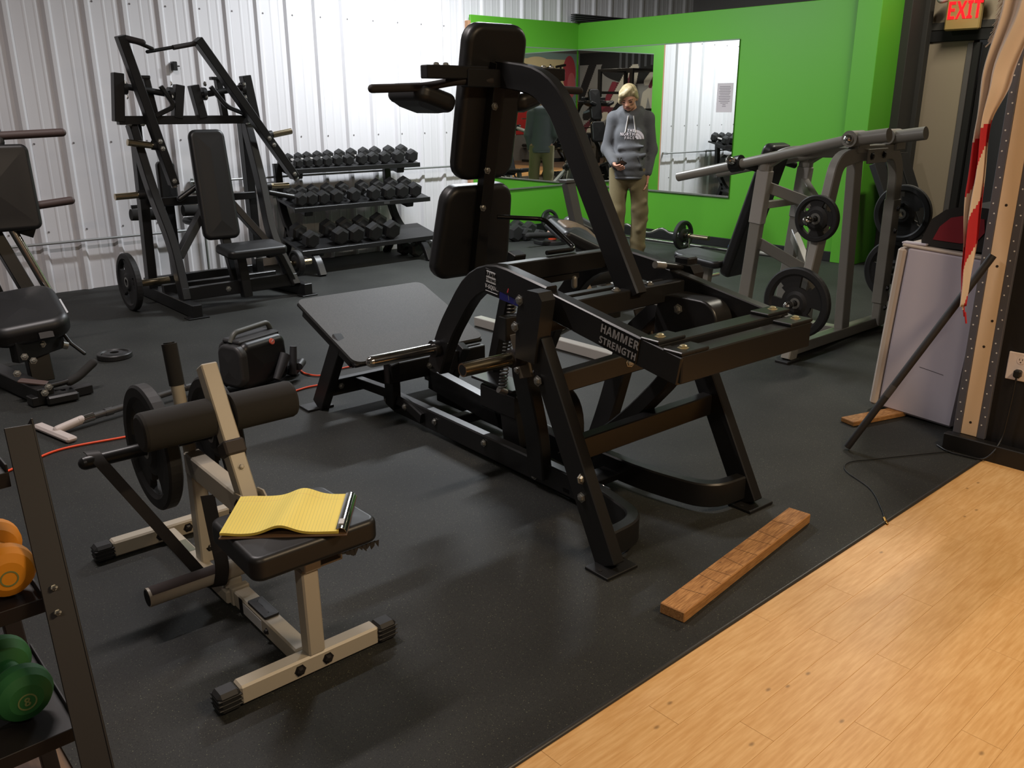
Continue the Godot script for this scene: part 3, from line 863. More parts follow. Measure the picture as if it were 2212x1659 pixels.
func placards(t: Node3D) -> void:
	var w: Material = mat("decal_white", Color(0.82, 0.82, 0.82), 0.5)
	# the badge leans with the carriage beam: local x runs south and down along it
	var dir = (Vector3(0, 0.752, 0.21) - Vector3(0, 0.868, -0.46)).normalized()
	var B = Basis(dir, Vector3(-1, 0, 0).cross(dir).normalized(), Vector3(-1, 0, 0))
	var c = Vector3(-0.325, 0.868, -0.46).lerp(Vector3(-0.325, 0.752, 0.21), 0.62)
	var badge = MB.new()
	badge.box(Transform3D(B, c + Vector3(-0.0265, 0, 0)), Vector3(0.175, 0.088, 0.003), 0.001)
	var bp = part(t, "maker_badge", badge.done(), mat("badge_black", Color(0.06, 0.06, 0.06), 0.3))
	var worn: Material = mat("badge_worn", Color(0.55, 0.55, 0.55), 0.5)
	text_part(bp, "badge_text", "HAMMER", 0.040, 0.0015, worn, Transform3D(B, c + Vector3(-0.0285, 0, 0) + B.y * 0.018))
	text_part(bp, "badge_text", "STRENGTH", 0.034, 0.0015, worn, Transform3D(B, c + Vector3(-0.0285, 0, 0) - B.y * 0.022))
	var d2 = Vector3(0, -0.035, 0.40).normalized()
	var B2 = Basis(d2, Vector3(-1, 0, 0).cross(d2).normalized(), Vector3(-1, 0, 0))
	var c2 = Vector3(-0.346, 0.878, -0.615)
	var pl = MB.new()
	pl.box(Transform3D(B2, c2), Vector3(0.30, 0.098, 0.003), 0.001)
	var pp = part(t, "placard", pl.done(), mat("placard_black", Color(0.05, 0.05, 0.05), 0.4))
	var bl = MB.new()
	bl.box(Transform3D(B2, c2 + B2.x * 0.045 - B2.y * 0.008 + B2.z * 0.002), Vector3(0.20, 0.084, 0.002), 0.0005)
	part(pp, "blue_panel", bl.done(), mat("placard_blue", Color(0.13, 0.14, 0.42), 0.45))
	var gy = MB.new()
	gy.box(Transform3D(B2, c2 + B2.x * 0.045 + B2.y * 0.041 + B2.z * 0.002), Vector3(0.20, 0.013, 0.002), 0.0005)
	part(pp, "grey_header", gy.done(), mat("placard_grey", Color(0.5, 0.5, 0.52), 0.5))
	var wb = MB.new()
	wb.box(Transform3D(B2, c2 - B2.x * 0.103 + B2.y * 0.020 + B2.z * 0.0015), Vector3(0.075, 0.045, 0.002), 0.0005)
	part(pp, "white_panel", wb.done(), w)
	var dk: Material = M["placard_black"]
	text_part(pp, "print", "HAMMER", 0.021, 0.001, dk, Transform3D(B2, c2 - B2.x * 0.103 + B2.y * 0.030 + B2.z * 0.003))
	text_part(pp, "print", "STRENGTH", 0.017, 0.001, dk, Transform3D(B2, c2 - B2.x * 0.103 + B2.y * 0.010 + B2.z * 0.003))
	text_part(pp, "print", "V-SQUAT", 0.021, 0.001, w, Transform3D(B2, c2 - B2.x * 0.103 - B2.y * 0.018 + B2.z * 0.002))
	var line = func(a: Vector2, b: Vector2, r: float, m: Material) -> void:
		rod(pp, "print_line", [c2 + B2.x * a.x + B2.y * a.y + B2.z * 0.003, c2 + B2.x * b.x + B2.y * b.y + B2.z * 0.003], r, m, 5)
	line.call(Vector2(-0.14, -0.036), Vector2(-0.066, -0.036), 0.0015, w)
	line.call(Vector2(0.035, 0.03), Vector2(0.035, -0.045), 0.0008, M["placard_grey"])
	var red: Material = mat("print_red", Color(0.75, 0.25, 0.28), 0.5)
	line.call(Vector2(0.002, 0.005), Vector2(-0.004, -0.012), 0.005, red)
	line.call(Vector2(-0.004, -0.012), Vector2(0.004, -0.04), 0.002, M["placard_grey"])
	line.call(Vector2(0.002, 0.005), Vector2(-0.015, 0.02), 0.002, M["placard_grey"])
	line.call(Vector2(0.002, 0.005), Vector2(0.014, 0.022), 0.002, M["placard_grey"])
	line.call(Vector2(0.055, -0.005), Vector2(0.095, -0.005), 0.0015, w)
	line.call(Vector2(0.072, -0.008), Vector2(0.056, -0.035), 0.0012, w)
	line.call(Vector2(0.072, -0.008), Vector2(0.088, -0.035), 0.0012, w)
	line.call(Vector2(0.056, -0.035), Vector2(0.088, -0.035), 0.0012, w)
	line.call(Vector2(0.105, 0.028), Vector2(0.108, -0.005), 0.0016, w)
	line.call(Vector2(0.09, -0.032), Vector2(0.135, -0.036), 0.0012, w)
	text_part(pp, "print", "1", 0.030, 0.001, w, Transform3D(B2, c2 + B2.x * 0.125 - B2.y * 0.02 + B2.z * 0.003))

# ---------------------------------------------------------------- seated leg curl bench in front
func leg_curl() -> void:
	var O = Transform3D(Basis(Vector3.UP, deg_to_rad(-1.0)), Vector3(0.96, 0, -1.943))
	var t = thing("leg_curl_bench", "small beige steel leg curl bench with black foam rollers and black seat in front", "exercise bench", O.origin, deg_to_rad(-1.0))
	var b: Material = M["beige_paint"]
	# two cross feet with ribbed rubber caps
	for q in [[0.0, 0.0], [-1.055, 0.0]]:
		var z: float = q[0]
		beam(t, "cross_foot", Vector3(-0.215, 0.034, z), Vector3(0.215, 0.034, z), 0.05, 0.058, b, Vector3.UP, 0.006)
		for s in [-1.0, 1.0]:
			var c = MB.new()
			c.box(Transform3D(Basis(), Vector3(s * 0.245, 0.031, z)), Vector3(0.064, 0.062, 0.058), 0.01)
			for i in 3:
				c.box(Transform3D(Basis(), Vector3(s * 0.245, 0.018 + i * 0.014, z)), Vector3(0.0665, 0.005, 0.0605), 0.002)
			part(t, "foot_cap", c.done(), M["rubber"])
	bolts(t, [Vector3(-0.042, 0.034, 0.026), Vector3(0.045, 0.034, 0.026)], Vector3(0, 0, 1), 0.0125, mat("bolt_cap", Color(0.13, 0.12, 0.12), 0.4))
	bolts(t, [Vector3(-0.05, 0.034, -1.028), Vector3(0.05, 0.034, -1.028)], Vector3(0, 0, 1), 0.0125, M["bolt_cap"])
	# spine, in two telescoping lengths
	beam(t, "spine", Vector3(0.0, 0.034, -0.03), Vector3(0.0, 0.034, -0.47), 0.053, 0.056, b, Vector3.UP, 0.005)
	var sp = beam(t, "spine", Vector3(-0.02, 0.030, -0.47), Vector3(-0.02, 0.030, -1.03), 0.044, 0.046, b, Vector3.UP, 0.005)
	slab(sp, "maker_label", Vector3(-0.02, 0.0535, -0.86), Vector3(0.032, 0.001, 0.10), mat("label_green", Color(0.42, 0.43, 0.36), 0.5), 0.0003)
	slab(t, "spine_sleeve", Vector3(0.0, 0.036, -0.465), Vector3(0.06, 0.064, 0.03), b, 0.004)
	slab(t, "white_label", Vector3(-0.0272, 0.032, -0.315), Vector3(0.0012, 0.038, 0.13), M["white_label"], 0.0003)
	slab(t, "black_label", Vector3(-0.0274, 0.034, -0.395), Vector3(0.0012, 0.052, 0.025), M["black_plastic"], 0.0003)
	bolts(t, [Vector3(-0.027, 0.032, -0.215)], Vector3(-1, 0, 0), 0.008, M["bolt_cap"])
	# seat post, bracket, seat
	beam(t, "seat_post", Vector3(0.015, 0.06, 0.0), Vector3(0.015, 0.325, -0.005), 0.05, 0.05, b, Vector3(0, 0, 1), 0.005)
	var br = MB.new()
	br.box(Transform3D(Basis(), Vector3(0.02, 0.352, -0.02)), Vector3(0.05, 0.055, 0.10), 0.003)
	br.box(Transform3D(Basis(), Vector3(0.075, 0.332, -0.02)), Vector3(0.07, 0.006, 0.10), 0.001)
	br.box(Transform3D(Basis(), Vector3(0.108, 0.355, -0.02)), Vector3(0.005, 0.05, 0.10), 0.001)
	part(t, "seat_bracket", br.done(), b)
	var st = MB.new()
	st.pad(Transform3D(Basis(Vector3.RIGHT, Vector3(0, 0, -1), Vector3.UP), Vector3(0.02, 0.408, -0.075)), 0.375, 0.31, 0.07, 0.035, 0.016, 0.006, 0.06)
	var seat = part(t, "seat", st.done(), M["vinyl"])
	var rag = MB.new()
	for i in 9:
		var x = 0.09 + i * 0.013
		var o = PackedVector2Array([Vector2(-0.009, 0), Vector2(0.009, 0), Vector2(0.006, -0.006 - 0.008 * ((i * 7) % 3)), Vector2(-0.004, -0.004 - 0.006 * ((i * 5) % 4))])
		rag.prism(Transform3D(Basis(), Vector3(x, 0.375, 0.074)), o, 0.003)
	part(seat, "torn_edge", rag.done(), M["rubber"])
	# rear upright with its top arm
	beam(t, "upright", Vector3(0.0, 0.045, -0.735), Vector3(0.0, 0.42, -0.725), 0.05, 0.055, b, Vector3(0, 0, 1), 0.005)
	bolts(t, [Vector3(0.01, 0.10, -0.706)], Vector3(0, 0, 1), 0.011, M["bolt_cap"])
	var arm = MB.new()
	arm.beam(Vector3(0.0, 0.408, -0.75), Vector3(0.0, 0.398, -0.33), 0.055, 0.075, Vector3.UP, 0.005)
	part(t, "top_arm", arm.done(), b)
	for s in [-1.0, 1.0]:
		var ear = MB.new()
		ear.prism(Transform3D(Basis(Vector3(0, 0, 1), Vector3.UP, Vector3(-1, 0, 0)), Vector3(s * 0.034, 0.395, -0.30)), PackedVector2Array([Vector2(-0.05, -0.05), Vector2(0.03, -0.055), Vector2(0.045, -0.03), Vector2(0.04, 0.045), Vector2(0.02, 0.06), Vector2(-0.02, 0.055), Vector2(-0.05, 0.02)]), 0.005)
		part(t, "pivot_ear", ear.done(), b)
		bolts(t, [Vector3(s * 0.037, 0.42, -0.305)], Vector3(s, 0, 0), 0.012, M["bolt_cap"])
	# lever with rubber collar
	var la = Vector3(0.0, 0.365, -0.285)
	var lb = Vector3(0.0, 0.79, -0.525)
	beam(t, "lever", la, lb, 0.05, 0.052, b, Vector3(0, 0.4, 0.9), 0.004)
	var lc = la.lerp(lb, 0.46)
	var ld = (lb - la).normalized()
	beam(t, "lever_collar", lc - ld * 0.023, lc + ld * 0.023, 0.064, 0.066, mat("collar_brown", Color(0.24, 0.215, 0.21), 0.7), Vector3(0, 0.4, 0.9), 0.006)
	bolts(t, [la.lerp(lb, 0.33) + Vector3(0, 0.013, 0.024)], Vector3(0, 0.5, 0.87), 0.008, b)
	# foam rollers on a steel axle
	var rc = Vector3(0.0, 0.648, -0.462)
	for s in [-1.0, 1.0]:
		var f = MB.new()
		f.tube([rc + Vector3(s * 0.032, 0, 0), rc + Vector3(s * 0.225, 0, 0)], 0.058, 28)
		f.lathe([[0.058, 0.0], [0.055, 0.008], [0.046, 0.012], [0.0, 0.012]], 28, along(rc + Vector3(s * 0.225, 0, 0), Vector3(s, 0, 0)))
		part(t, "foam_roller", f.done(), M["foam"])
	# grip tube rising behind the plates
	rod(t, "handle_tube", [Vector3(0.0, 0.40, -0.752), Vector3(0.0, 0.60, -0.79)], 0.021, b, 18)
	rod(t, "handle_tube", [Vector3(0.0, 0.60, -0.79), Vector3(0.0, 0.66, -0.802)], 0.021, b, 18)
	var hg = rod(t, "handle_grip", [Vector3(0.0, 0.66, -0.802), Vector3(0.0, 0.795, -0.828)], 0.0245, M["foam"], 18)
	rod(hg, "grip_end", [Vector3(0.0, 0.795, -0.828), Vector3(0.0, 0.799, -0.829)], 0.018, M["black_plastic"], 16)
	# weight peg through the arm
	rod(t, "weight_peg", [Vector3(-0.325, 0.495, -0.735), Vector3(0.15, 0.495, -0.735)], 0.0215, M["black_steel"], 18, true)
	# foot bar with worn grip tape
	rod(t, "foot_bar", [Vector3(-0.27, 0.112, -0.50), Vector3(0.10, 0.112, -0.50)], 0.030, b, 22)
	var tape = MB.new()
	for i in 12:
		var a0 = -1.0 + i * 2.4 / 12
		var a1 = a0 + 0.2
		for e in [[-0.262, -0.055]]:
			var P = func(x: float, a: float) -> Vector3: return Vector3(x, 0.112 + 0.0312 * cos(a), -0.50 + 0.0312 * sin(a) * -1.0)
			tape.quadn(P.call(e[0], a0), P.call(e[1], a0), P.call(e[1], a1), P.call(e[0], a1), Vector3(0, cos(a0), -sin(a0)), Vector3(0, cos(a0), -sin(a0)), Vector3(0, cos(a1), -sin(a1)), Vector3(0, cos(a1), -sin(a1)))
	part(t, "grip_tape", tape.done(), mat("tape_brown", Color(0.24, 0.20, 0.19), 0.85))
	rod(t, "tube_end", [Vector3(-0.2705, 0.112, -0.50), Vector3(-0.272, 0.112, -0.50)], 0.026, mat("hole_black", Color(0.01, 0.01, 0.01), 0.9), 18)
	slab(t, "foot_bar_saddle", Vector3(-0.01, 0.073, -0.50), Vector3(0.055, 0.03, 0.05), b)
	# plates on the peg: they lift off, so they are things of their own
	for q in [[-0.125, 0.205, "rubber weight plate hanging on the left side of the leg curl bench peg"], [0.085, 0.19, "rubber weight plate on the leg curl bench peg behind the handle tube"]]:
		var p = thing("weight_plate", q[2], "weight plate", O * Vector3(q[0], 0.495, -0.735), deg_to_rad(-1.0), "plates on the leg curl bench")
		var pm = MB.new()
		pm.plate(Transform3D(Basis(Vector3(0, 0, -1), Vector3.UP, Vector3.RIGHT), Vector3.ZERO), q[1], 0.045, 3, 0.42, 0.35)
		part(p, "disc", pm.done(), M["rubber"])
		var hub = MB.new()
		hub.lathe([[0.0235, 0.0232], [0.034, 0.0232], [0.034, -0.0232], [0.0235, -0.0232], [0.0235, 0.0232]], 24, along(Vector3.ZERO, Vector3.RIGHT))
		part(p, "hub_ring", hub.done(), M["bolt"])
	# elastic band looped from the peg round the foot bar
	var bd = thing("resistance_band", "wide black elastic band looped over the bench peg and foot bar", "exercise band", O.origin, deg_to_rad(-1.0))
	var w = MB.new()
	w.sweep(fillet([Vector3(-0.30, 0.518, -0.762), Vector3(-0.30, 0.522, -0.735), Vector3(-0.292, 0.50, -0.708), Vector3(-0.085, 0.10, -0.535), Vector3(-0.075, 0.076, -0.50), Vector3(-0.06, 0.085, -0.464), Vector3(-0.048, 0.15, -0.455), Vector3(-0.045, 0.28, -0.50), Vector3(-0.042, 0.372, -0.53)], 0.03), Vector3(0.92, 0.0, 0.38), 0.042, 0.004, 0.001)
	part(bd, "loop", w.done(), mat("band_rubber", Color(0.12, 0.105, 0.10), 0.6))
	# clipboard and legal pad on the seat
	var cd = (Vector3(0.0, 0, 0) + Vector3(0.246, 0, 0.188)).normalized()
	var ang = -atan2(cd.z, cd.x)
	var C = O * Transform3D(Basis(Vector3.UP, ang), Vector3(0.022, 0.447, -0.082))
	var cb = thing("clipboard", "brown clipboard with a shiny metal clip lying on the bench seat", "clipboard", C.origin, C.basis.get_euler().y)
	slab(cb, "board", Vector3(0.0, 0.0, 0.0), Vector3(0.335, 0.004, 0.245), mat("hardboard", Color(0.36, 0.27, 0.19), 0.6), 0.001)
	var cl = MB.new()
	cl.sweep([Vector3(0.138, 0.014, 0), Vector3(0.150, 0.017, 0), Vector3(0.160, 0.014, 0), Vector3(0.166, 0.004, 0)], Vector3(0, 0, 1), 0.225, 0.0012, 0.0003)
	var clip = part(cb, "clip", cl.done(), M["chrome"])
	slab(clip, "barcode_sticker", Vector3(0.149, 0.0188, 0.075), Vector3(0.014, 0.0006, 0.03), M["white_label"], 0.0002)
	var lp = thing("legal_pad", "yellow lined legal pad with a wavy top sheet on the clipboard", "notepad", C.origin + Vector3(0, 0.002, 0), C.basis.get_euler().y)
	var wave = func(x: float, z: float) -> float:
		var c = x + z * 0.12
		return 0.008 + 0.022 * exp(-pow((c - 0.005) / 0.045, 2.0)) + 0.006 * exp(-pow((c + 0.145) / 0.03, 2.0)) * (0.5 + 2.0 * z)
	var sheet = MB.new()
	var nx = 60
	for i in nx:
		for j in 8:
			var x0 = -0.165 + 0.31 * i / nx
			var x1 = -0.165 + 0.31 * (i + 1) / nx
			var z0 = -0.116 + 0.232 * j / 8.0
			var z1 = -0.116 + 0.232 * (j + 1) / 8.0
			var q = [Vector2(x0, z0), Vector2(x1, z0), Vector2(x1, z1), Vector2(x0, z1)]
			var pv = []
			var nv = []
			for k in q:
				pv.append(Vector3(k.x, wave.call(k.x, k.y), k.y))
				nv.append(Vector3(-(wave.call(k.x + 0.002, k.y) - wave.call(k.x - 0.002, k.y)) / 0.004, 1, -(wave.call(k.x, k.y + 0.002) - wave.call(k.x, k.y - 0.002)) / 0.004).normalized())
			var uvs = []
			for k in q:
				uvs.append(Vector2((k.x + 0.165) / 0.31, (k.y + 0.116) / 0.232))
			sheet.tri(pv[0], pv[1], pv[2], nv[0], nv[1], nv[2], uvs[0], uvs[1], uvs[2])
			sheet.tri(pv[0], pv[2], pv[3], nv[0], nv[2], nv[3], uvs[0], uvs[2], uvs[3])
	var im = Image.create(620, 460, false, Image.FORMAT_RGB8)
	im.fill(Color(0.985, 0.90, 0.47))
	for i in 33:
		im.fill_rect(Rect2i(16 + i * 17, 0, 2, 460), Color(0.83, 0.79, 0.46))
	im.fill_rect(Rect2i(0, 66, 600, 1), Color(0.90, 0.70, 0.42))
	im.fill_rect(Rect2i(0, 70, 600, 1), Color(0.90, 0.70, 0.42))
	part(lp, "top_sheet", sheet.done(), textured("legal_paper", im, 0.8))
	for i in 3:
		var blk = MB.new()
		var up = []
		var lo = []
		for k in nx + 1:
			var x = -0.165 + 0.31 * k / nx
			up.append(x)
		for k in nx:
			for e in [-0.1155, 0.1155]:
				var a = Vector3(up[k], maxf(0.0, wave.call(up[k], e) - 0.0012 - i * 0.0022), e)
				var b2 = Vector3(up[k + 1], maxf(0.0, wave.call(up[k + 1], e) - 0.0012 - i * 0.0022), e)
				blk.quad(a, b2, b2 - Vector3(0, 0.0018, 0), a - Vector3(0, 0.0018, 0), Vector3(0, 0, signf(e)))
			var c0 = Vector3(up[k], maxf(0.0, wave.call(up[k], -0.1155) - 0.0012 - i * 0.0022), -0.1155)
			var c1 = Vector3(up[k + 1], maxf(0.0, wave.call(up[k + 1], -0.1155) - 0.0012 - i * 0.0022), -0.1155)
			var c2 = Vector3(up[k + 1], maxf(0.0, wave.call(up[k + 1], 0.1155) - 0.0012 - i * 0.0022), 0.1155)
			var c3 = Vector3(up[k], maxf(0.0, wave.call(up[k], 0.1155) - 0.0012 - i * 0.0022), 0.1155)
			blk.quad(c0, c1, c2, c3, Vector3.UP)
		part(lp, "sheet_stack", blk.done(), mat("paper_edge", Color(0.86, 0.76, 0.33), 0.85))
	var ph = thing("phone", "dark flat phone lying on the beige spine of the leg curl bench", "phone", O * Vector3(0.0, 0.066, -0.29), deg_to_rad(-1.0))
	var pb = MB.new()
	pb.pad(Transform3D(Basis(Vector3.RIGHT, Vector3(0, 0, -1), Vector3.UP), Vector3.ZERO), 0.048, 0.125, 0.0085, 0.007, 0.002, 0.0)
	part(ph, "case", pb.done(), mat("phone_grey", Color(0.16, 0.155, 0.16), 0.5))

# ---------------------------------------------------------------- plate-loaded pulldown machine by the metal wall
func pulldown_machine() -> void:
	var t = thing("pulldown_machine", "black plate-loaded pulldown machine with two long tilted arms against the metal wall", "pulldown machine", Vector3(2.98, 0, -6.45))
	var k: Material = M["black_steel"]
	var L = func(x: float, y: float, z: float) -> Vector3: return Vector3(x - 2.98, y, z + 6.45)
	# base rails, splayed
	beam(t, "base_rail", L.call(2.47, 0.055, -6.33), L.call(2.50, 0.055, -7.65), 0.075, 0.10, k)
	beam(t, "base_rail", L.call(3.50, 0.055, -6.50), L.call(3.40, 0.055, -7.65), 0.075, 0.10, k)
	slab(t, "base_foot", L.call(2.47, 0.006, -6.36), Vector3(0.16, 0.012, 0.10), k, 0.002)
	slab(t, "base_foot", L.call(3.50, 0.006, -6.53), Vector3(0.14, 0.012, 0.10), k, 0.002)
	beam(t, "front_crossbar", L.call(2.47, 0.14, -6.62), L.call(3.45, 0.14, -6.62), 0.06, 0.10, k)
	beam(t, "rear_crossbar", L.call(2.47, 0.12, -7.0), L.call(3.45, 0.12, -7.0), 0.06, 0.08, k)
	beam(t, "rear_crossbar", L.call(2.47, 0.12, -7.4), L.call(3.45, 0.12, -7.4), 0.06, 0.08, k)
	bolts(t, [L.call(2.84, 0.14, -6.587), L.call(2.98, 0.15, -6.587)], Vector3(0, 0, 1), 0.016)
	# A-frame legs and uprights
	for s in [0, 1]:
		var x0: float = [2.47, 3.42][s]
		var x1: float = [2.54, 3.33][s]
		bent(t, "front_leg", [L.call(x0 + [0.02, 0.01][s], 0.09, -6.60), L.call(x1 + [-0.02, 0.02][s], 0.50, -6.80), L.call(x1 + [-0.07, 0.06][s], 0.92, -6.98), L.call(x1 + [-0.10, 0.05][s], 1.40, -7.14)], Vector3(1, 0, 0), 0.065, 0.10, k, 0.15)
		beam(t, "rear_upright", L.call(x0, 0.10, -7.25), L.call(x1 - [0.05, -0.05][s], 1.42, -7.20), 0.07, 0.09, k, Vector3(0, 0, 1))
		beam(t, "seat_brace", L.call(x1, 0.40, -6.78), L.call(2.98 + [-0.06, 0.06][s], 0.83, -6.94), 0.055, 0.085, k, Vector3(0, 0, 1))
		# four pivot plates and two axles
		var po: float = [2.355, 3.41][s]
		var pi: float = [2.81, 2.97][s]
		beam(t, "pivot_plate", L.call(po + [-0.02, 0.03][s], 1.42, -7.10), L.call(po + [0.02, -0.02][s], 1.77, -7.10), 0.075, 0.08, k, Vector3(0, 0, 1))
		beam(t, "pivot_plate", L.call(pi + [-0.025, 0.02][s], 1.44, -7.10), L.call(pi + [0.02, -0.025][s], 1.69, -7.10), 0.07, 0.08, k, Vector3(0, 0, 1))
		rod(t, "pivot_axle", [L.call(po, 1.685, -7.10), L.call(pi, 1.61, -7.10)], 0.024, k, 16)
		for e in [po + [0.055, -0.055][s], pi + [-0.055, 0.055][s]]:
			rod(t, "axle_bearing", [L.call(e - 0.015, 1.645 + 0.02 * [1, -1][int(absf(e - 2.9) < 0.3)], -7.10), L.call(e + 0.015, 1.645 + 0.02 * [1, -1][int(absf(e - 2.9) < 0.3)], -7.10)], 0.05, k, 16)
			bolts(t, [L.call(e, 1.70, -7.06), L.call(e, 1.60, -7.06)], Vector3([1, -1][s], 0, 0.3), 0.014)
		# stop post and hooked link between axle and crossbar
		beam(t, "stop_post", L.call([2.64, 3.21][s], 1.42, -7.16), L.call([2.60, 3.18][s], 1.74, -7.16), 0.05, 0.06, k, Vector3(0, 0, 1))
		slab(t, "stop_cap", L.call([2.58, 3.16][s], 1.745, -7.15), Vector3(0.09, 0.025, 0.06), k, 0.004)
		bent(t, "link", [L.call([2.68, 3.08][s], 1.68, -7.08), L.call([2.76, 3.18][s], 1.53, -7.05), L.call([2.60, 3.36][s], 1.46, -7.05)], Vector3(0, 0, 1), 0.03, 0.035, k, 0.05)
		# long swinging arm with chrome peg and end handle
		var top: Vector3 = L.call([2.37, 2.94][s], 2.02, -6.92)
		var bot: Vector3 = L.call([2.66, 3.72][s], 0.94, -7.0)
		beam(t, "swing_arm", top, bot, 0.065, 0.085, k, Vector3(0, 0, 1))
		var tip = rod(t, "arm_end", [bot, bot + (bot - top).normalized() * 0.02], 0.025, M["bare_steel"] if M.has("bare_steel") else M["bolt"], 14)
		bolts(tip, [bot.lerp(top, 0.03) + Vector3(0, 0, 0.045), bot.lerp(top, 0.26) + Vector3(0, 0, 0.045), bot.lerp(top, 0.31) + Vector3(0, 0, 0.045)], Vector3(0, 0, 1), 0.014)
		var pg: float = [-1.0, 1.0][s]
		var pa: Vector3 = bot.lerp(top, [0.28, 0.33][s]) + Vector3(0, 0, 0)
		var peg = rod(t, "arm_peg", [pa + Vector3(pg * 0.05, 0.0, 0), pa + Vector3(pg * 0.24, 0.03, 0)], 0.025, M["brass_chrome"], 20)
		rod(peg, "collar", [pa + Vector3(pg * 0.02, 0.0, 0), pa + Vector3(pg * 0.06, 0.005, 0)], 0.036, k, 18)
		if s == 0:
			rod(t, "pull_handle", fillet([top + Vector3(0.04, -0.03, 0), top + Vector3(0.10, -0.045, 0.05), top + Vector3(0.20, -0.085, 0.06)], 0.03), 0.014, k, 12, true)
			rod(t, "handle_grip", [top + Vector3(0.03, -0.015, 0.02), top + Vector3(0.12, -0.045, 0.10)], 0.021, M["grip"], 12, true)
		else:
			rod(t, "pull_handle", [top + Vector3(-0.02, -0.03, 0), top + Vector3(-0.40, -0.105, 0.03)], 0.013, k, 12, true)
			rod(t, "handle_grip", [top + Vector3(-0.02, -0.032, 0.0), top + Vector3(-0.20, -0.068, 0.018)], 0.018, M["grip"], 12)
		# storage pegs low on the frame
		var hx: float = [2.42, 3.43][s]
		var hz = -7.0
		var p2 = rod(t, "storage_peg", [L.call(hx, 0.88, hz), L.call(hx + pg * 0.22, 0.875, hz)], 0.025, M["brass_chrome"], 20)
		rod(p2, "collar", [L.call(hx, 0.88, hz), L.call(hx + pg * 0.05, 0.88, hz)], 0.034, k, 18)
		var fx: float = [2.52, 3.50][s]
		rod(t, "floor_peg", [L.call(fx, 0.20, -6.98), L.call(fx + pg * 0.30, 0.20, -6.98)], 0.027, M["brass_chrome"], 20)
		rod(t, "adjust_bar", [L.call([2.68, 3.45][s], 0.83, -6.97), L.call([2.92, 3.66][s], [0.98, 0.78][s], -6.95)], 0.022, k, 12, true)
	rod(t, "inner_peg", [L.call(3.28, 0.30, -7.0), L.call(3.42, 0.30, -7.0)], 0.024, M["chrome"], 18)
	beam(t, "top_crossbar", L.call(2.33, 1.43, -7.10), L.call(3.44, 1.425, -7.10), 0.07, 0.065, k)
	beam(t, "mid_crossbar", L.call(2.50, 0.80, -7.15), L.call(3.40, 0.80, -7.15), 0.05, 0.06, k)
	bolts(t, [L.call(2.40, 1.395, -7.06), L.call(2.50, 1.395, -7.06), L.call(3.36, 1.39, -7.06)], Vector3(0, -1, 0.2), 0.014)
	# backrest, seat and post
	var bp = MB.new()
	bp.pad(Transform3D(Basis(Vector3(1, 0.0, 0.06).normalized(), Vector3(-0.04, 1, -0.16).normalized(), Vector3(0, 0.16, 1)).orthonormalized(), L.call(2.925, 0.93, -6.86)), 0.30, 0.86, 0.075, 0.06, 0.03, 0.02, 0.06)
	part(t, "backrest", bp.done(), M["vinyl"])
	beam(t, "backrest_post", L.call(2.94, 0.90, -6.95), L.call(2.965, 0.10, -6.68), 0.07, 0.06, k, Vector3(0, 0, 1))
	var sp = MB.new()
	sp.pad(Transform3D(Basis(Vector3.RIGHT, Vector3(0, 0.10, -1).normalized(), Vector3(0, 1, 0.10).normalized()), L.call(3.05, 0.44, -6.55)), 0.50, 0.30, 0.07, 0.05, 0.025, 0.01)
	part(t, "seat", sp.done(), M["vinyl"])
	beam(t, "seat_post", L.call(2.98, 0.06, -6.57), L.call(2.96, 0.42, -6.60), 0.075, 0.075, k, Vector3(0, 0, 1))
	bent(t, "seat_frame", [L.call(3.18, 0.38, -6.55), L.call(3.30, 0.38, -6.60), L.call(3.42, 0.10, -6.60)], Vector3(0, 0, 1), 0.06, 0.05, k, 0.08)
	for q in [[2.21, 0.225, -6.97, 0.225, "large rubber weight plate leaning on the left floor peg of the pulldown machine"], [3.66, 0.20, -6.98, 0.115, "small weight plate on the right floor peg of the pulldown machine"]]:
		var p = thing("weight_plate", q[4], "weight plate", Vector3(q[0], q[1], q[2]), 0.0)
		var pm = MB.new()
		pm.plate(Transform3D(Basis(Vector3(0, 0, -1), Vector3.UP, Vector3.RIGHT), Vector3.ZERO), q[3], 0.05, 3 if q[3] > 0.2 else 0, 0.4, 0.1)
		part(p, "disc", pm.done(), M["rubber"])
		if q[3] > 0.2:
			var hb = MB.new()
			hb.lathe([[0.026, 0.026], [0.04, 0.026], [0.04, -0.026], [0.026, -0.026]], 20, along(Vector3.ZERO, Vector3.RIGHT))
			part(p, "hub_ring", hb.done(), M["bolt"])
	# another bench and its arm pads standing behind, only partly in view
	var bk = thing("arm_machine", "black machine with a narrow tall pad standing behind the pulldown machine, mostly hidden", "exercise machine", Vector3(3.0, 0, -7.6))
	var q1 = MB.new()
	q1.pad(Transform3D(Basis(), Vector3(-0.17, 0.92, 0.0)), 0.15, 0.34, 0.07, 0.04, 0.02, 0.01)
	part(bk, "pad", q1.done(), M["vinyl"])
	beam(bk, "post", Vector3(-0.17, 0.03, -0.03), Vector3(-0.17, 0.85, -0.03), 0.08, 0.07, k, Vector3(0, 0, 1))
	for q in [[-0.42, 0.66], [0.02, 0.66]]:
		rod(bk, "roller_pad", [Vector3(q[0] - 0.10, q[1] + 0.01, 0.05), Vector3(q[0] + 0.10, q[1], 0.05)], 0.048, M["foam"], 18)
	beam(bk, "roller_bar", Vector3(-0.50, 0.73, 0.02), Vector3(0.10, 0.73, 0.02), 0.03, 0.03, k)
	beam(bk, "base", Vector3(-0.3, 0.04, 0.05), Vector3(0.30, 0.04, 0.05), 0.06, 0.06, k)
	slab(bk, "seat", Vector3(0.05, 0.58, 0.10), Vector3(0.26, 0.06, 0.22), M["vinyl"], 0.02)

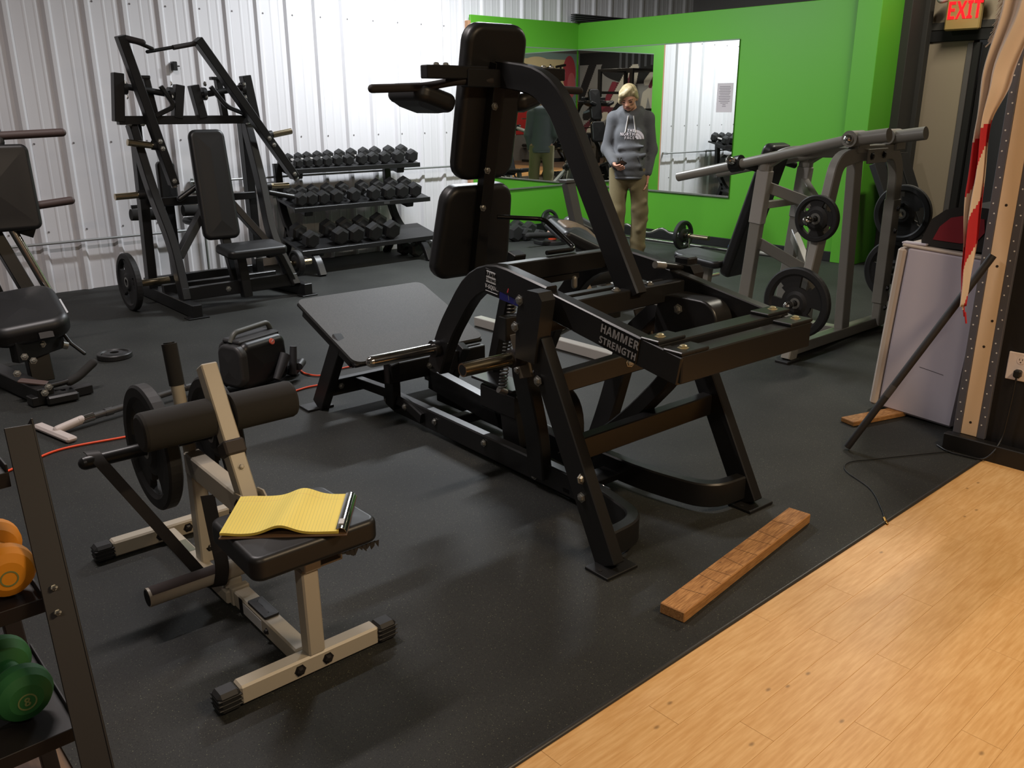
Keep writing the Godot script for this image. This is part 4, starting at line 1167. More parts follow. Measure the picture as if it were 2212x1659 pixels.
# ---------------------------------------------------------------- dumbbell rack
func hex_dumbbell(r: float, len_: float, grip: float) -> Array:
	# meshes of one hexagon-headed dumbbell lying along z: head, handle
	var h = MB.new()
	var hw = (len_ - grip) / 2
	h.lathe([[0.0, hw / 2], [r * 0.72, hw / 2], [r, hw / 2 - r * 0.18], [r, -hw / 2 + r * 0.18], [r * 0.8, -hw / 2], [0.0, -hw / 2]], 6, Transform3D(Basis(Vector3(0, 0, 1), PI / 6) * Basis(Vector3.RIGHT, PI / 2) * Basis(Vector3.UP, 0.0), Vector3.ZERO))
	var g = MB.new()
	g.tube([Vector3(0, 0, -grip / 2 - 0.01), Vector3(0, 0, -grip / 4), Vector3(0, 0, grip / 4), Vector3(0, 0, grip / 2 + 0.01)], 0.0155, 12)
	return [h.done(), g.done(), hw, grip]

func put_dumbbell(shape: Array, at: Vector3, tilt: float, spin: float, label: String, group: String) -> void:
	var d = thing("hex_dumbbell", label, "dumbbell", at, 0.0, group)
	d.rotation = Vector3(tilt, rng.randf_range(-0.08, 0.08), spin)
	for s in [-1.0, 1.0]:
		part(d, "head", shape[0], M["rubber"], Transform3D(Basis(), Vector3(0, 0, s * (shape[2] + shape[3]) / 2)))
	part(d, "handle", shape[1], M["chrome"])

func dumbbell_rack() -> void:
	var t = thing("dumbbell_rack", "black three-shelf rack full of hex dumbbells against the metal wall", "dumbbell rack", Vector3(4.7, 0, -7.6))
	var k: Material = M["black_steel"]
	var O = Vector3(4.7, 0, -7.6)
	var shelves = [[3.90, 5.50, 0.225, -7.32, 0.315, -7.70], [3.95, 5.53, 0.60, -7.50, 0.675, -7.83], [4.05, 5.53, 0.945, -7.66, 1.01, -7.96]]
	for q in shelves:
		var f = Vector3((q[0] + q[1]) / 2, q[2], q[3]) - O
		var b = Vector3((q[0] + q[1]) / 2, q[4], q[5]) - O
		var mb = MB.new()
		mb.beam(f, b, q[1] - q[0], 0.022, Vector3.UP, 0.003)
		mb.box(Transform3D(Basis(), f + Vector3(0, -0.008, 0.005)), Vector3(q[1] - q[0], 0.045, 0.02), 0.003)
		part(t, "shelf", mb.done(), k)
		for x in [4.12, 5.30]:
			slab(t, "shelf_bracket", Vector3(x, (q[2] + q[4]) / 2 - 0.05, (q[3] + q[5]) / 2) - O, Vector3(0.09, 0.07, 0.28), k, 0.006, Vector3(0.22, 0, 0))
	for x in [4.04, 5.30]:
		bent(t, "side_frame", [Vector3(x, 1.0, -7.95) - O, Vector3(x, 0.62, -7.93) - O, Vector3(x, 0.36, -7.80) - O, Vector3(x, 0.20, -7.55) - O, Vector3(x, 0.17, -7.30) - O, Vector3(x, 0.004, -7.21) - O], Vector3.RIGHT, 0.075, 0.055, k, 0.2)
		bent(t, "rear_leg", [Vector3(x, 0.40, -7.80) - O, Vector3(x, 0.14, -7.90) - O, Vector3(x, 0.004, -8.02) - O], Vector3.RIGHT, 0.075, 0.055, k, 0.1)
	slab(t, "maker_sticker", Vector3(4.98, 0.592, -7.484) - O, Vector3(0.07, 0.025, 0.002), mat("sticker_grey", Color(0.22, 0.22, 0.22), 0.5), 0.0005)
	var top = [4.14, 4.245, 4.345, 4.455, 4.57, 4.70, 4.845, 4.985, 5.125, 5.295, 5.46]
	var mid = [4.05, 4.16, 4.29, 4.45, 4.63, 4.86, 5.04, 5.21, 5.375]
	var bot = [4.03, 4.35, 4.53, 4.73, 4.94]
	var ord = ["first", "second", "third", "fourth", "fifth", "sixth", "seventh", "eighth", "ninth", "tenth", "eleventh"]
	var rows = [[top, 2, "top", 0.046, 0.0024, 0.235, 0.115], [mid, 1, "middle", 0.068, 0.0015, 0.27, 0.12], [bot, 0, "bottom", 0.086, 0.003, 0.32, 0.125]]
	for r in rows:
		var q: Array = shelves[r[1]]
		var tilt = atan2(q[4] - q[2], q[3] - q[5])
		for i in r[0].size():
			var rad: float = r[3] + r[4] * i
			var sh = hex_dumbbell(rad, r[5] + 0.004 * i, r[6])
			var up = Vector3(0, cos(tilt), sin(tilt))
			var c = Vector3(r[0][i], (q[2] + q[4]) / 2, (q[3] + q[5]) / 2) + up * (rad * 0.866 + 0.014)
			var lab: String = ord[i] + " hex dumbbell from the left on the " + r[2] + " shelf of the rack"
			put_dumbbell(sh, c, tilt, 0.0, lab, "hex dumbbells on the rack")
	for i in 2:
		put_dumbbell(hex_dumbbell(0.085, 0.30, 0.12), Vector3([5.34, 5.50][i], 0.075, -7.62), 0.0, 0.0, ["left", "right"][i] + " dumbbell of the two lying on the floor under the rack's right end", "hex dumbbells under the rack")

# ---------------------------------------------------------------- silver plate-loaded lever machine at the right
func lever_machine() -> void:
	var O = Vector3(5.4, 0, -3.1)
	var t = thing("lever_machine", "silver plate-loaded lever machine with black seat and long tube arms at the right", "lever machine", O)
	var k: Material = M["silver_paint"]
	var V = func(x: float, y: float, z: float) -> Vector3: return Vector3(x, y, z) - O
	var ax = Vector3(0, 0, 1)
	# rear arch with two straight uprights
	bent(t, "arch_leg", [V.call(4.74, 0.01, -2.72), V.call(4.98, 0.60, -2.75), V.call(5.09, 1.02, -2.75), V.call(5.14, 1.20, -2.75), V.call(5.42, 1.235, -2.75)], ax, 0.06, 0.095, k, 0.22)
	bent(t, "arch_leg", [V.call(5.42, 1.235, -2.75), V.call(5.86, 1.23, -2.75), V.call(5.95, 1.10, -2.75), V.call(5.965, 0.03, -2.75)], ax, 0.06, 0.10, k, 0.18)
	beam(t, "upright", V.call(5.42, 1.22, -2.78), V.call(5.50, 0.05, -2.78), 0.06, 0.10, k, Vector3(1, 0, 0))
	slab(t, "arch_plate", V.call(5.55, 1.215, -2.70), Vector3(0.26, 0.09, 0.012), k, 0.003)
	bolts(t, [V.call(5.47, 1.215, -2.69), V.call(5.63, 1.22, -2.69)], ax, 0.018, M["bolt_cap"])
	bolts(t, [V.call(5.935, 0.85, -2.695), V.call(5.935, 0.70, -2.695), V.call(5.935, 0.30, -2.695), V.call(5.935, 0.16, -2.695)], ax, 0.014, M["bolt_cap"])
	slab(t, "leg_splice", V.call(5.955, 0.55, -2.75), Vector3(0.105, 0.72, 0.07), k, 0.003)
	slab(t, "rubber_foot", V.call(4.73, 0.008, -2.72), Vector3(0.14, 0.016, 0.09), M["rubber"], 0.003)
	beam(t, "base_bar", V.call(4.80, 0.045, -2.78), V.call(6.05, 0.045, -2.78), 0.075, 0.07, k)
	beam(t, "base_bar", V.call(5.50, 0.045, -2.80), V.call(5.50, 0.045, -4.2), 0.075, 0.07, k)
	slab(t, "rubber_foot", V.call(5.50, 0.008, -4.2), Vector3(0.5, 0.016, 0.09), M["rubber"], 0.003)
	# front frame: two posts with pale sleeves, braces in a K
	for q in [[5.34, 1.0], [5.86, -1.0]]:
		var x: float = q[0]
		beam(t, "front_post", V.call(x, 0.01, -3.47), V.call(x, 1.16, -3.37), 0.06, 0.085, k, Vector3(0, 0, 1))
		beam(t, "post_sleeve", V.call(x - 0.004, 0.74, -3.405), V.call(x - 0.004, 1.10, -3.372), 0.07, 0.095, mat("silver_light", Color(0.70, 0.69, 0.67), 0.3), Vector3(0, 0, 1))
		rod(t, "post_collar", [V.call(x, 1.10, -3.375), V.call(x, 1.17, -3.37)], 0.046, k, 18)
		beam(t, "brace", V.call(x, 1.0, -3.385), V.call(5.60, 0.86, -3.10), 0.05, 0.075, k)
		beam(t, "brace", V.call(x, 0.62, -3.42), V.call(5.60, 0.40, -3.12), 0.05, 0.075, k)
		bent(t, "top_tube", [V.call(x, 1.14, -3.37), V.call(x, 1.235, -3.22), V.call(5.42 + (x - 5.34) * 0.9, 1.235, -2.80)], Vector3(1, 0, 0), 0.05, 0.07, k, 0.12)
	beam(t, "centre_post", V.call(5.60, 0.05, -3.11), V.call(5.60, 0.93, -3.10), 0.06, 0.075, k, Vector3(0, 0, 1))
	beam(t, "post_crossbar", V.call(5.34, 0.86, -3.40), V.call(5.86, 0.86, -3.40), 0.045, 0.05, k)
	# pivots and lever arms
	for q in [[5.30, -1.0], [5.80, 1.0]]:
		var x: float = q[0]
		slab(t, "pivot_block", V.call(x + 0.09, 1.285, -2.75), Vector3(0.14, 0.10, 0.08), k, 0.008)
		var pv = rod(t, "pivot", [V.call(x - 0.055, 1.325, -2.745), V.call(x + 0.10, 1.325, -2.745)], 0.05, k, 22)
		rod(pv, "pivot_cap", [V.call(x - 0.062, 1.325, -2.745), V.call(x - 0.054, 1.325, -2.745)], 0.030, M["chrome"], 18, true)
		rod(t, "lever_arm", [V.call(x, 1.352, -2.52), V.call(x, 1.315, -2.78)], 0.042, k, 20)
		rod(t, "lever_arm", fillet([V.call(x, 1.325, -2.74), V.call(x, 1.17, -3.40), V.call(x, 1.02, -4.08)], 0.3), 0.033, k, 20)
		var cl = rod(t, "clamp_collar", [V.call(x, 1.145, -3.54), V.call(x, 1.128, -3.62)], 0.055, M["black_steel"], 20)
		rod(cl, "clamp_pin", [V.call(x - 0.06, 1.155, -3.58), V.call(x + 0.16, 1.10, -3.52)], 0.024, M["black_steel"], 14)
		rod(cl, "pin_knob", [V.call(x - 0.085, 1.165, -3.585), V.call(x - 0.05, 1.155, -3.58)], 0.027, M["chrome"], 16, true)
	# tall backrest and dished seat
	var bp = MB.new()
	bp.pad(Transform3D(Basis(Vector3.RIGHT, Vector3(0, 0.95, 0.30).normalized(), Vector3(0, 0.30, -0.95).normalized() * -1.0).orthonormalized(), V.call(5.60, 0.78, -3.60)), 0.27, 1.02, 0.09, 0.05, 0.03, 0.012, 0.0, 0.0)
	part(t, "backrest", bp.done(), M["vinyl"])
	var sp = MB.new()
	sp.pad(Transform3D(Basis(Vector3.RIGHT, Vector3(0, 0.08, -1).normalized(), Vector3(0, 1, 0.08).normalized()), V.call(5.58, 0.375, -3.98)), 0.34, 0.44, 0.06, 0.06, 0.025, 0.0, 0.0, 0.03)
	part(t, "seat", sp.done(), M["vinyl"])
	beam(t, "seat_post", V.call(5.56, 0.05, -3.98), V.call(5.56, 0.36, -3.95), 0.06, 0.075, k, Vector3(0, 0, 1))
	rod(t, "roller_axle", [V.call(5.30, 0.24, -4.0), V.call(5.78, 0.24, -4.0)], 0.014, M["chrome"], 12)
	for q in [[4.905, 0.36, -2.735, -1.0], [5.035, 0.865, -2.735, -1.0], [5.98, 0.40, -2.735, 1.0], [5.97, 0.86, -2.735, 1.0]]:
		var pg = rod(t, "weight_peg", [V.call(q[0], q[1], q[2]), V.call(q[0] + q[3] * 0.20, q[1], q[2])], 0.0155, M["black_steel"], 14)
		rod(pg, "chrome_tip", [V.call(q[0] + q[3] * 0.185, q[1], q[2]), V.call(q[0] + q[3] * 0.215, q[1], q[2])], 0.024, M["chrome"], 16, true)
	var pls = [[4.80, 0.36, 0.222, 4, "big four-spoke weight plate on the lower peg of the silver lever machine", 0.28], [4.94, 0.865, 0.142, 4, "small four-spoke weight plate on the upper peg of the silver lever machine", 0.1], [6.10, 0.40, 0.222, 3, "dark weight plate low on the far side of the silver lever machine", 0.2], [6.10, 0.80, 0.20, 3, "dark weight plate high on the far side of the silver lever machine", 0.0]]
	for q in pls:
		var p = thing("weight_plate", q[4], "weight plate", Vector3(q[0], q[1], -2.735))
		var pm = MB.new()
		pm.plate(Transform3D(Basis(Vector3(0, 0, -1), Vector3.UP, Vector3.RIGHT), Vector3.ZERO), q[2], 0.042, q[3], 0.42, q[5])
		part(p, "disc", pm.done(), M["rubber"])
		var hb = MB.new()
		hb.lathe([[0.019, 0.0225], [0.034, 0.0225], [0.034, -0.0225], [0.019, -0.0225], [0.019, 0.0225]], 22, along(Vector3.ZERO, Vector3.RIGHT))
		part(p, "hub_ring", hb.done(), M["bolt"])

# ---------------------------------------------------------------- preacher curl bench behind the squat machine
func preacher_bench() -> void:
	var O = Vector3(4.6, 0, -4.4)
	var t = thing("preacher_bench", "silver preacher curl bench with a worn tan arm pad behind the squat machine", "exercise bench", O)
	var k: Material = M["silver_paint"]
	var V = func(x: float, y: float, z: float) -> Vector3: return Vector3(x, y, z) - O
	beam(t, "cross_foot", V.call(3.90, 0.035, -3.36), V.call(3.90, 0.035, -4.75), 0.07, 0.065, mat("silver_light", Color(0.70, 0.69, 0.67), 0.3))
	slab(t, "foot_pad", V.call(3.90, 0.074, -4.02), Vector3(0.075, 0.012, 0.20), mat("pad_grey", Color(0.33, 0.34, 0.32), 0.6))
	beam(t, "spine", V.call(3.92, 0.035, -4.12), V.call(5.25, 0.035, -4.60), 0.06, 0.06, k)
	beam(t, "cross_foot", V.call(5.25, 0.035, -4.05), V.call(5.25, 0.035, -5.15), 0.07, 0.065, M["silver_light"])
	for s in [-1.0, 1.0]:
		beam(t, "frame_leg", V.call(5.24, 0.05, -4.62 + s * 0.24), V.call(5.02, 0.40, -4.66 + s * 0.05), 0.05, 0.06, M["silver_light"], Vector3(0, 0, 1))
		beam(t, "side_strut", V.call(5.00, 0.06, -4.62 + s * 0.24), V.call(4.90, 0.40, -4.66 + s * 0.10), 0.05, 0.06, k, Vector3(0, 0, 1))
	beam(t, "frame_tie", V.call(5.24, 0.13, -4.90), V.call(5.24, 0.13, -4.38), 0.045, 0.045, M["silver_light"])
	beam(t, "brass_strut", V.call(4.62, 0.05, -4.20), V.call(4.52, 0.34, -4.30), 0.04, 0.05, mat("tan_paint", Color(0.62, 0.54, 0.45), 0.4), Vector3(0, 0, 1))
	# arm pad: slopes down to the east, worn tan in the middle
	var y = Vector3(-0.80, 0.42, -0.32).normalized()
	var z = Vector3(0.35, 0.85, 0.30)
	z = (z - y * z.dot(y)).normalized()
	var B = Basis(y.cross(z), y, z)
	var p = MB.new()
	p.pad(Transform3D(B, V.call(4.92, 0.55, -4.75)), 0.46, 0.40, 0.10, 0.05, 0.035, 0.03, 0.0, -0.03)
	var ap = part(t, "arm_pad", p.done(), M["vinyl"])
	var w = MB.new()
	w.pad(Transform3D(B, V.call(4.92, 0.55, -4.75) + z * 0.042), 0.24, 0.34, 0.06, 0.05, 0.02, 0.024, 0.0, -0.03)
	part(ap, "worn_panel", w.done(), textured("worn_tan", speck_image(256, Color(0.42, 0.34, 0.25), [[3000, Color(0.30, 0.24, 0.18), 5], [2500, Color(0.52, 0.44, 0.34), 5]], 31), 0.5, 3.0))
	var r = MB.new()
	r.pad(Transform3D(Basis(B.x, B.y, B.z), V.call(5.22, 0.57, -4.98)), 0.14, 0.34, 0.11, 0.06, 0.04, 0.03, 0.0, -0.03)
	part(t, "chest_pad", r.done(), M["vinyl"])
	rod(t, "foam_pad", [V.call(4.62, 0.30, -4.42), V.call(5.02, 0.30, -4.42)], 0.075, M["foam"], 20)
	beam(t, "bar_post", V.call(5.16, 0.06, -4.80), V.call(5.02, 0.94, -4.95), 0.09, 0.07, mat("post_grey", Color(0.36, 0.36, 0.35), 0.4), Vector3(0, 0, 1))
	slab(t, "bar_cup", V.call(5.015, 0.955, -4.95), Vector3(0.11, 0.025, 0.09), M["post_grey"], 0.004)

# ---------------------------------------------------------------- machine cut by the left edge
func press_machine() -> void:
	var O = Vector3(1.1, 0, -5.6)
	var t = thing("incline_machine", "black incline machine with brown grips and chrome rail, cut by the photo's left edge", "exercise machine", O)
	var k: Material = M["black_steel"]
	var V = func(x: float, y: float, z: float) -> Vector3: return Vector3(x, y, z) - O
	# pads and grips, at about z -5.8
	var p = MB.new()
	p.pad(Transform3D(Basis(Vector3.RIGHT, Vector3(-0.02, 1, -0.1).normalized(), Vector3(0, 0.1, 1)).orthonormalized(), V.call(1.17, 1.08, -5.78)), 0.40, 0.49, 0.08, 0.04, 0.025, 0.01)
	part(t, "back_pad", p.done(), M["vinyl"])
	var p2 = MB.new()
	p2.pad(Transform3D(Basis(Vector3.RIGHT, Vector3(0, 1, -0.3).normalized(), Vector3(0, 0.3, 1)).orthonormalized(), V.call(1.12, 1.42, -5.86)), 0.30, 0.26, 0.07, 0.05, 0.025, 0.01, 0.2)
	part(t, "head_pad", p2.done(), M["vinyl"])
	rod(t, "grip", [V.call(1.25, 1.372, -5.83), V.call(1.572, 1.384, -5.80)], 0.024, mat("grip_brown", Color(0.27, 0.215, 0.205), 0.6), 16, true)
	rod(t, "grip", [V.call(1.25, 0.955, -5.83), V.call(1.562, 0.985, -5.80)], 0.024, M["grip_brown"], 16, true)
	rod(t, "roller_pad", [V.call(1.20, 0.90, -5.84), V.call(1.345, 0.835, -5.80)], 0.06, M["foam"], 18)
	# chrome guide rail on the slanted frame
	var ra = V.call(1.20, 0.90, -5.82)
	var rb = V.call(1.36, 0.40, -5.72)
	rod(t, "guide_rail", [ra, rb], 0.024, M["chrome"], 18)
	rod(t, "rail_end", [rb, rb + (rb - ra).normalized() * 0.09], 0.036, M["white_paint"], 18)
	beam(t, "rail_frame", V.call(1.09, 0.95, -5.90), V.call(1.30, 0.30, -5.78), 0.075, 0.10, k, Vector3(0, 0, 1))
	beam(t, "rear_frame", V.call(1.00, 0.85, -5.95), V.call(1.20, 0.05, -5.95), 0.07, 0.09, k, Vector3(0, 0, 1))
	# seat with sloping front and its sub-frame
	var s = MB.new()
	s.pad(Transform3D(Basis(Vector3(0.98, 0.08, 0.1).normalized(), Vector3(0, 0.28, -1).normalized(), Vector3(-0.08, 1, 0.28).normalized()).orthonormalized(), V.call(1.12, 0.395, -5.45)), 0.42, 0.50, 0.13, 0.10, 0.05, 0.01)
	var sp = part(t, "seat", s.done(), M["vinyl"])
	slab(sp, "grey_label", V.call(1.165, 0.325, -5.192), Vector3(0.075, 0.035, 0.003), mat("label_dark", Color(0.24, 0.24, 0.25), 0.5), 0.0005, Vector3(-0.35, 0.1, 0))
	beam(t, "seat_frame", V.call(1.0, 0.24, -5.25), V.call(1.28, 0.25, -5.40), 0.06, 0.12, k)
	beam(t, "seat_post", V.call(1.14, 0.02, -5.36), V.call(1.14, 0.30, -5.42), 0.12, 0.09, k, Vector3(0, 0, 1))
	beam(t, "base_rail", V.call(0.95, 0.06, -5.60), V.call(1.06, 0.05, -4.95), 0.09, 0.09, k)
	beam(t, "base_foot", V.call(0.98, 0.03, -4.98), V.call(1.30, 0.03, -5.02), 0.08, 0.05, k)
	bolts(t, [V.call(1.04, 0.22, -5.20), V.call(1.16, 0.25, -5.30), V.call(1.08, 0.19, -5.20), V.call(0.97, 0.16, -5.1), V.call(1.075, 0.10, -4.94), V.call(1.05, 0.075, -4.93)], Vector3(0, 0.1, 1), 0.014)
	rod(t, "seat_lever", [V.call(1.27, 0.33, -5.40), V.call(1.315, 0.22, -5.33), V.call(1.37, 0.155, -5.30)], 0.011, k, 10, true)
	rod(t, "lever_ring", [V.call(1.27, 0.22, -5.33), V.call(1.295, 0.21, -5.33)], 0.022, M["bolt"], 14)
	rod(t, "foot_lever", fillet([V.call(1.07, 0.085, -5.0), V.call(1.22, 0.09, -5.02), V.call(1.33, 0.145, -5.06)], 0.06), 0.016, k, 12)
	rod(t, "lever_grip", fillet([V.call(1.20, 0.085, -5.02), V.call(1.25, 0.10, -5.03), V.call(1.345, 0.155, -5.06)], 0.04), 0.024, M["foam"], 14, true)
	slab(t, "pivot_foot", V.call(1.13, 0.03, -4.96), Vector3(0.16, 0.05, 0.12), k, 0.01)
	slab(t, "rust_arm", V.call(1.03, 0.11, -5.06), Vector3(0.14, 0.012, 0.06), mat("rust", Color(0.32, 0.25, 0.23), 0.6), 0.003, Vector3(0.0, -0.5, -0.2))

# ---------------------------------------------------------------- loose things on the floor
func floor_items() -> void:
	# lumber
	var lm = MB.new()
	lm.box(Transform3D(Basis(), Vector3(0, 0.019, 0)), Vector3(0.91, 0.038, 0.089), 0.003)
	for x in [-0.33, -0.24, -0.19, -0.10, -0.02, 0.03, 0.13, 0.19, 0.24, 0.35]:
		pass
	var lum = thing("lumber", "short brown wood plank lying on the mat beside the wood floor", "lumber", Vector3(2.385, 0.0, -1.468), 0.105)
	part(lum, "board", lm.done(), M["lumber"])
	for q in [[-0.33, 0.25], [-0.225, -0.1], [-0.165, 0.15], [-0.07, -0.2], [0.02, 0.1], [0.12, 0.2], [0.19, -0.15], [0.31, 0.2]]:
		slab(lum, "pencil_line", Vector3(q[0], 0.0383, 0.0), Vector3(0.0018, 0.0005, 0.085), mat("pencil", Color(0.36, 0.26, 0.17), 0.8), 0.0001, Vector3(0, q[1] * 0.8, 0))
	# small plate lying flat
	var sp = thing("weight_plate", "small weight plate lying flat on the mat beside the vacuum hose and incline machine", "weight plate", Vector3(1.64, 0.018, -5.66))
	var pm = MB.new()
	pm.plate(Transform3D(Basis(Vector3.RIGHT, -PI / 2), Vector3.ZERO), 0.105, 0.034, 3, 0.45, 0.2)
	part(sp, "disc", pm.done(), M["iron"])
	vacuum()
	cords()
	# corner of the green walls: hex dumbbells, a plate with a toy on it, curl bar
	var g = "dumbbells on the corner floor"
	var sh = hex_dumbbell(0.11, 0.34, 0.12)
	put_dumbbell(sh, Vector3(6.85, 0.096, -7.72), 0.0, 0.0, "left hex dumbbell of three along the green corner wall", g)
	put_dumbbell(sh, Vector3(7.12, 0.096, -7.78), 0.0, 0.0, "middle hex dumbbell of three along the green corner wall", g)
	put_dumbbell(hex_dumbbell(0.085, 0.30, 0.12), Vector3(6.98, 0.074, -7.45), 0.0, 0.3, "front hex dumbbell of three along the green corner wall", g)
	var p2 = thing("weight_plate", "flat weight plate with a toy on it near the green corner", "weight plate", Vector3(7.05, 0.022, -7.22))
	var m2 = MB.new()
	m2.plate(Transform3D(Basis(Vector3.RIGHT, -PI / 2), Vector3.ZERO), 0.20, 0.042, 3, 0.45, 0.2)
	part(p2, "disc", m2.done(), M["iron"])
	var toy = thing("toy", "small orange and yellow toy standing on the flat weight plate", "toy", Vector3(7.06, 0.045, -7.20))
	rod(toy, "base", [Vector3(0, 0.0, 0), Vector3(0, 0.05, 0)], 0.05, mat("toy_orange", Color(0.85, 0.30, 0.16), 0.6), 14)
	var bd = MB.new()
	bd.lathe([[0.0, 0.0], [0.055, 0.01], [0.065, 0.04], [0.05, 0.07], [0.0, 0.075]], 16, Transform3D(Basis(), Vector3(0, 0.045, 0)))
	part(toy, "body", bd.done(), mat("toy_pale", Color(0.75, 0.62, 0.55), 0.6))
	slab(toy, "collar", Vector3(0, 0.125, 0), Vector3(0.08, 0.03, 0.07), M["toy_orange"], 0.01)
	slab(toy, "top", Vector3(-0.015, 0.165, 0), Vector3(0.10, 0.055, 0.07), mat("toy_yellow", Color(0.93, 0.72, 0.13), 0.6), 0.012, Vector3(0, 0, 0.25))
	slab(toy, "blue_spot", Vector3(0.055, 0.14, 0), Vector3(0.03, 0.04, 0.05), mat("toy_blue", Color(0.15, 0.30, 0.55), 0.5), 0.008)
	var ep = thing("weight_plate", "round weight plate standing on edge behind the preacher bench", "weight plate", Vector3(7.65, 0.145, -7.85), 0.0)
	var m4 = MB.new()
	m4.plate(Transform3D(Basis(), Vector3.ZERO), 0.145, 0.035, 3, 0.45, 0.0)
	part(ep, "disc", m4.done(), M["iron"], Transform3D(Basis(Vector3.RIGHT, -0.25), Vector3.ZERO))
	var sr = thing("strap_bar", "dark padded bar lying in front of the corner dumbbells", "bar", Vector3(6.9, 0.05, -7.1))
	rod(sr, "shaft", [Vector3(-0.30, 0.09, -0.02), Vector3(0.28, 0.05, 0.02)], 0.035, M["foam"], 14, true)
	# curl bar with a plate at its near end, and the bars along the wall
	var ez = thing("curl_bar", "chrome bent curl bar lying on the floor by the wide mirror", "barbell", Vector3(7.78, 0.16, -6.4))
	rod(ez, "bent_shaft", fillet([Vector3(0, 0, -0.75), Vector3(0, 0, -0.42), Vector3(0, 0.05, -0.30), Vector3(0, -0.02, -0.12), Vector3(0, -0.02, 0.06), Vector3(0, 0.05, 0.22), Vector3(0, 0, 0.34), Vector3(0, 0, 0.56)], 0.05), 0.0145, M["chrome"], 12)
	rod(ez, "sleeve", [Vector3(0, 0, 0.54), Vector3(0, 0, 0.86)], 0.025, M["brass_chrome"], 16)
	rod(ez, "sleeve_stop", [Vector3(0, 0, 0.47), Vector3(0, 0, 0.50)], 0.034, M["chrome"], 16)
	rod(ez, "clip", [Vector3(0, 0.0, 0.60), Vector3(-0.02, -0.09, 0.62), Vector3(-0.03, -0.14, 0.63)], 0.006, M["chrome"], 8)
	rod(ez, "clip_ring", [Vector3(0, 0.0, 0.575), Vector3(0, 0.0, 0.61)], 0.034, M["chrome"], 16)
	var e2 = thing("weight_plate", "upright weight plate on the curl bar by the wide mirror", "weight plate", Vector3(7.78, 0.16, -5.88))
	var m3 = MB.new()
	m3.plate(Transform3D(Basis(), Vector3.ZERO), 0.16, 0.045, 3, 0.42, 0.1)
	part(e2, "disc", m3.done(), M["rubber"])
	for q in [[8.02, -6.95, 8.05, -5.35, 0.014, "thin chrome bar lying on the floor nearest the curl bar", "chrome"], [8.16, -5.5, 8.17, -4.55, 0.03, "thick dark bar lying against the green wall's baseboard", "black_steel"], [8.08, -5.3, 8.12, -4.5, 0.022, "grey bar lying in front of the thick dark bar by the green wall", "silver_paint"]]:
		var b = thing("floor_bar", q[5], "bar", Vector3(0, 0, 0))
		rod(b, "shaft", [Vector3(q[0], q[4] + 0.001, q[1]), Vector3(q[2], q[4] + 0.001, q[3])], q[4], M[q[6]], 14)
		rod(b, "end_cap", [Vector3(q[0], q[4] + 0.001, q[1] - 0.03), Vector3(q[0], q[4] + 0.001, q[1] + 0.02)], q[4] * 0.98, mat("cap_blue", Color(0.10, 0.33, 0.55), 0.5) if q[4] > 0.025 else M[q[6]], 14)

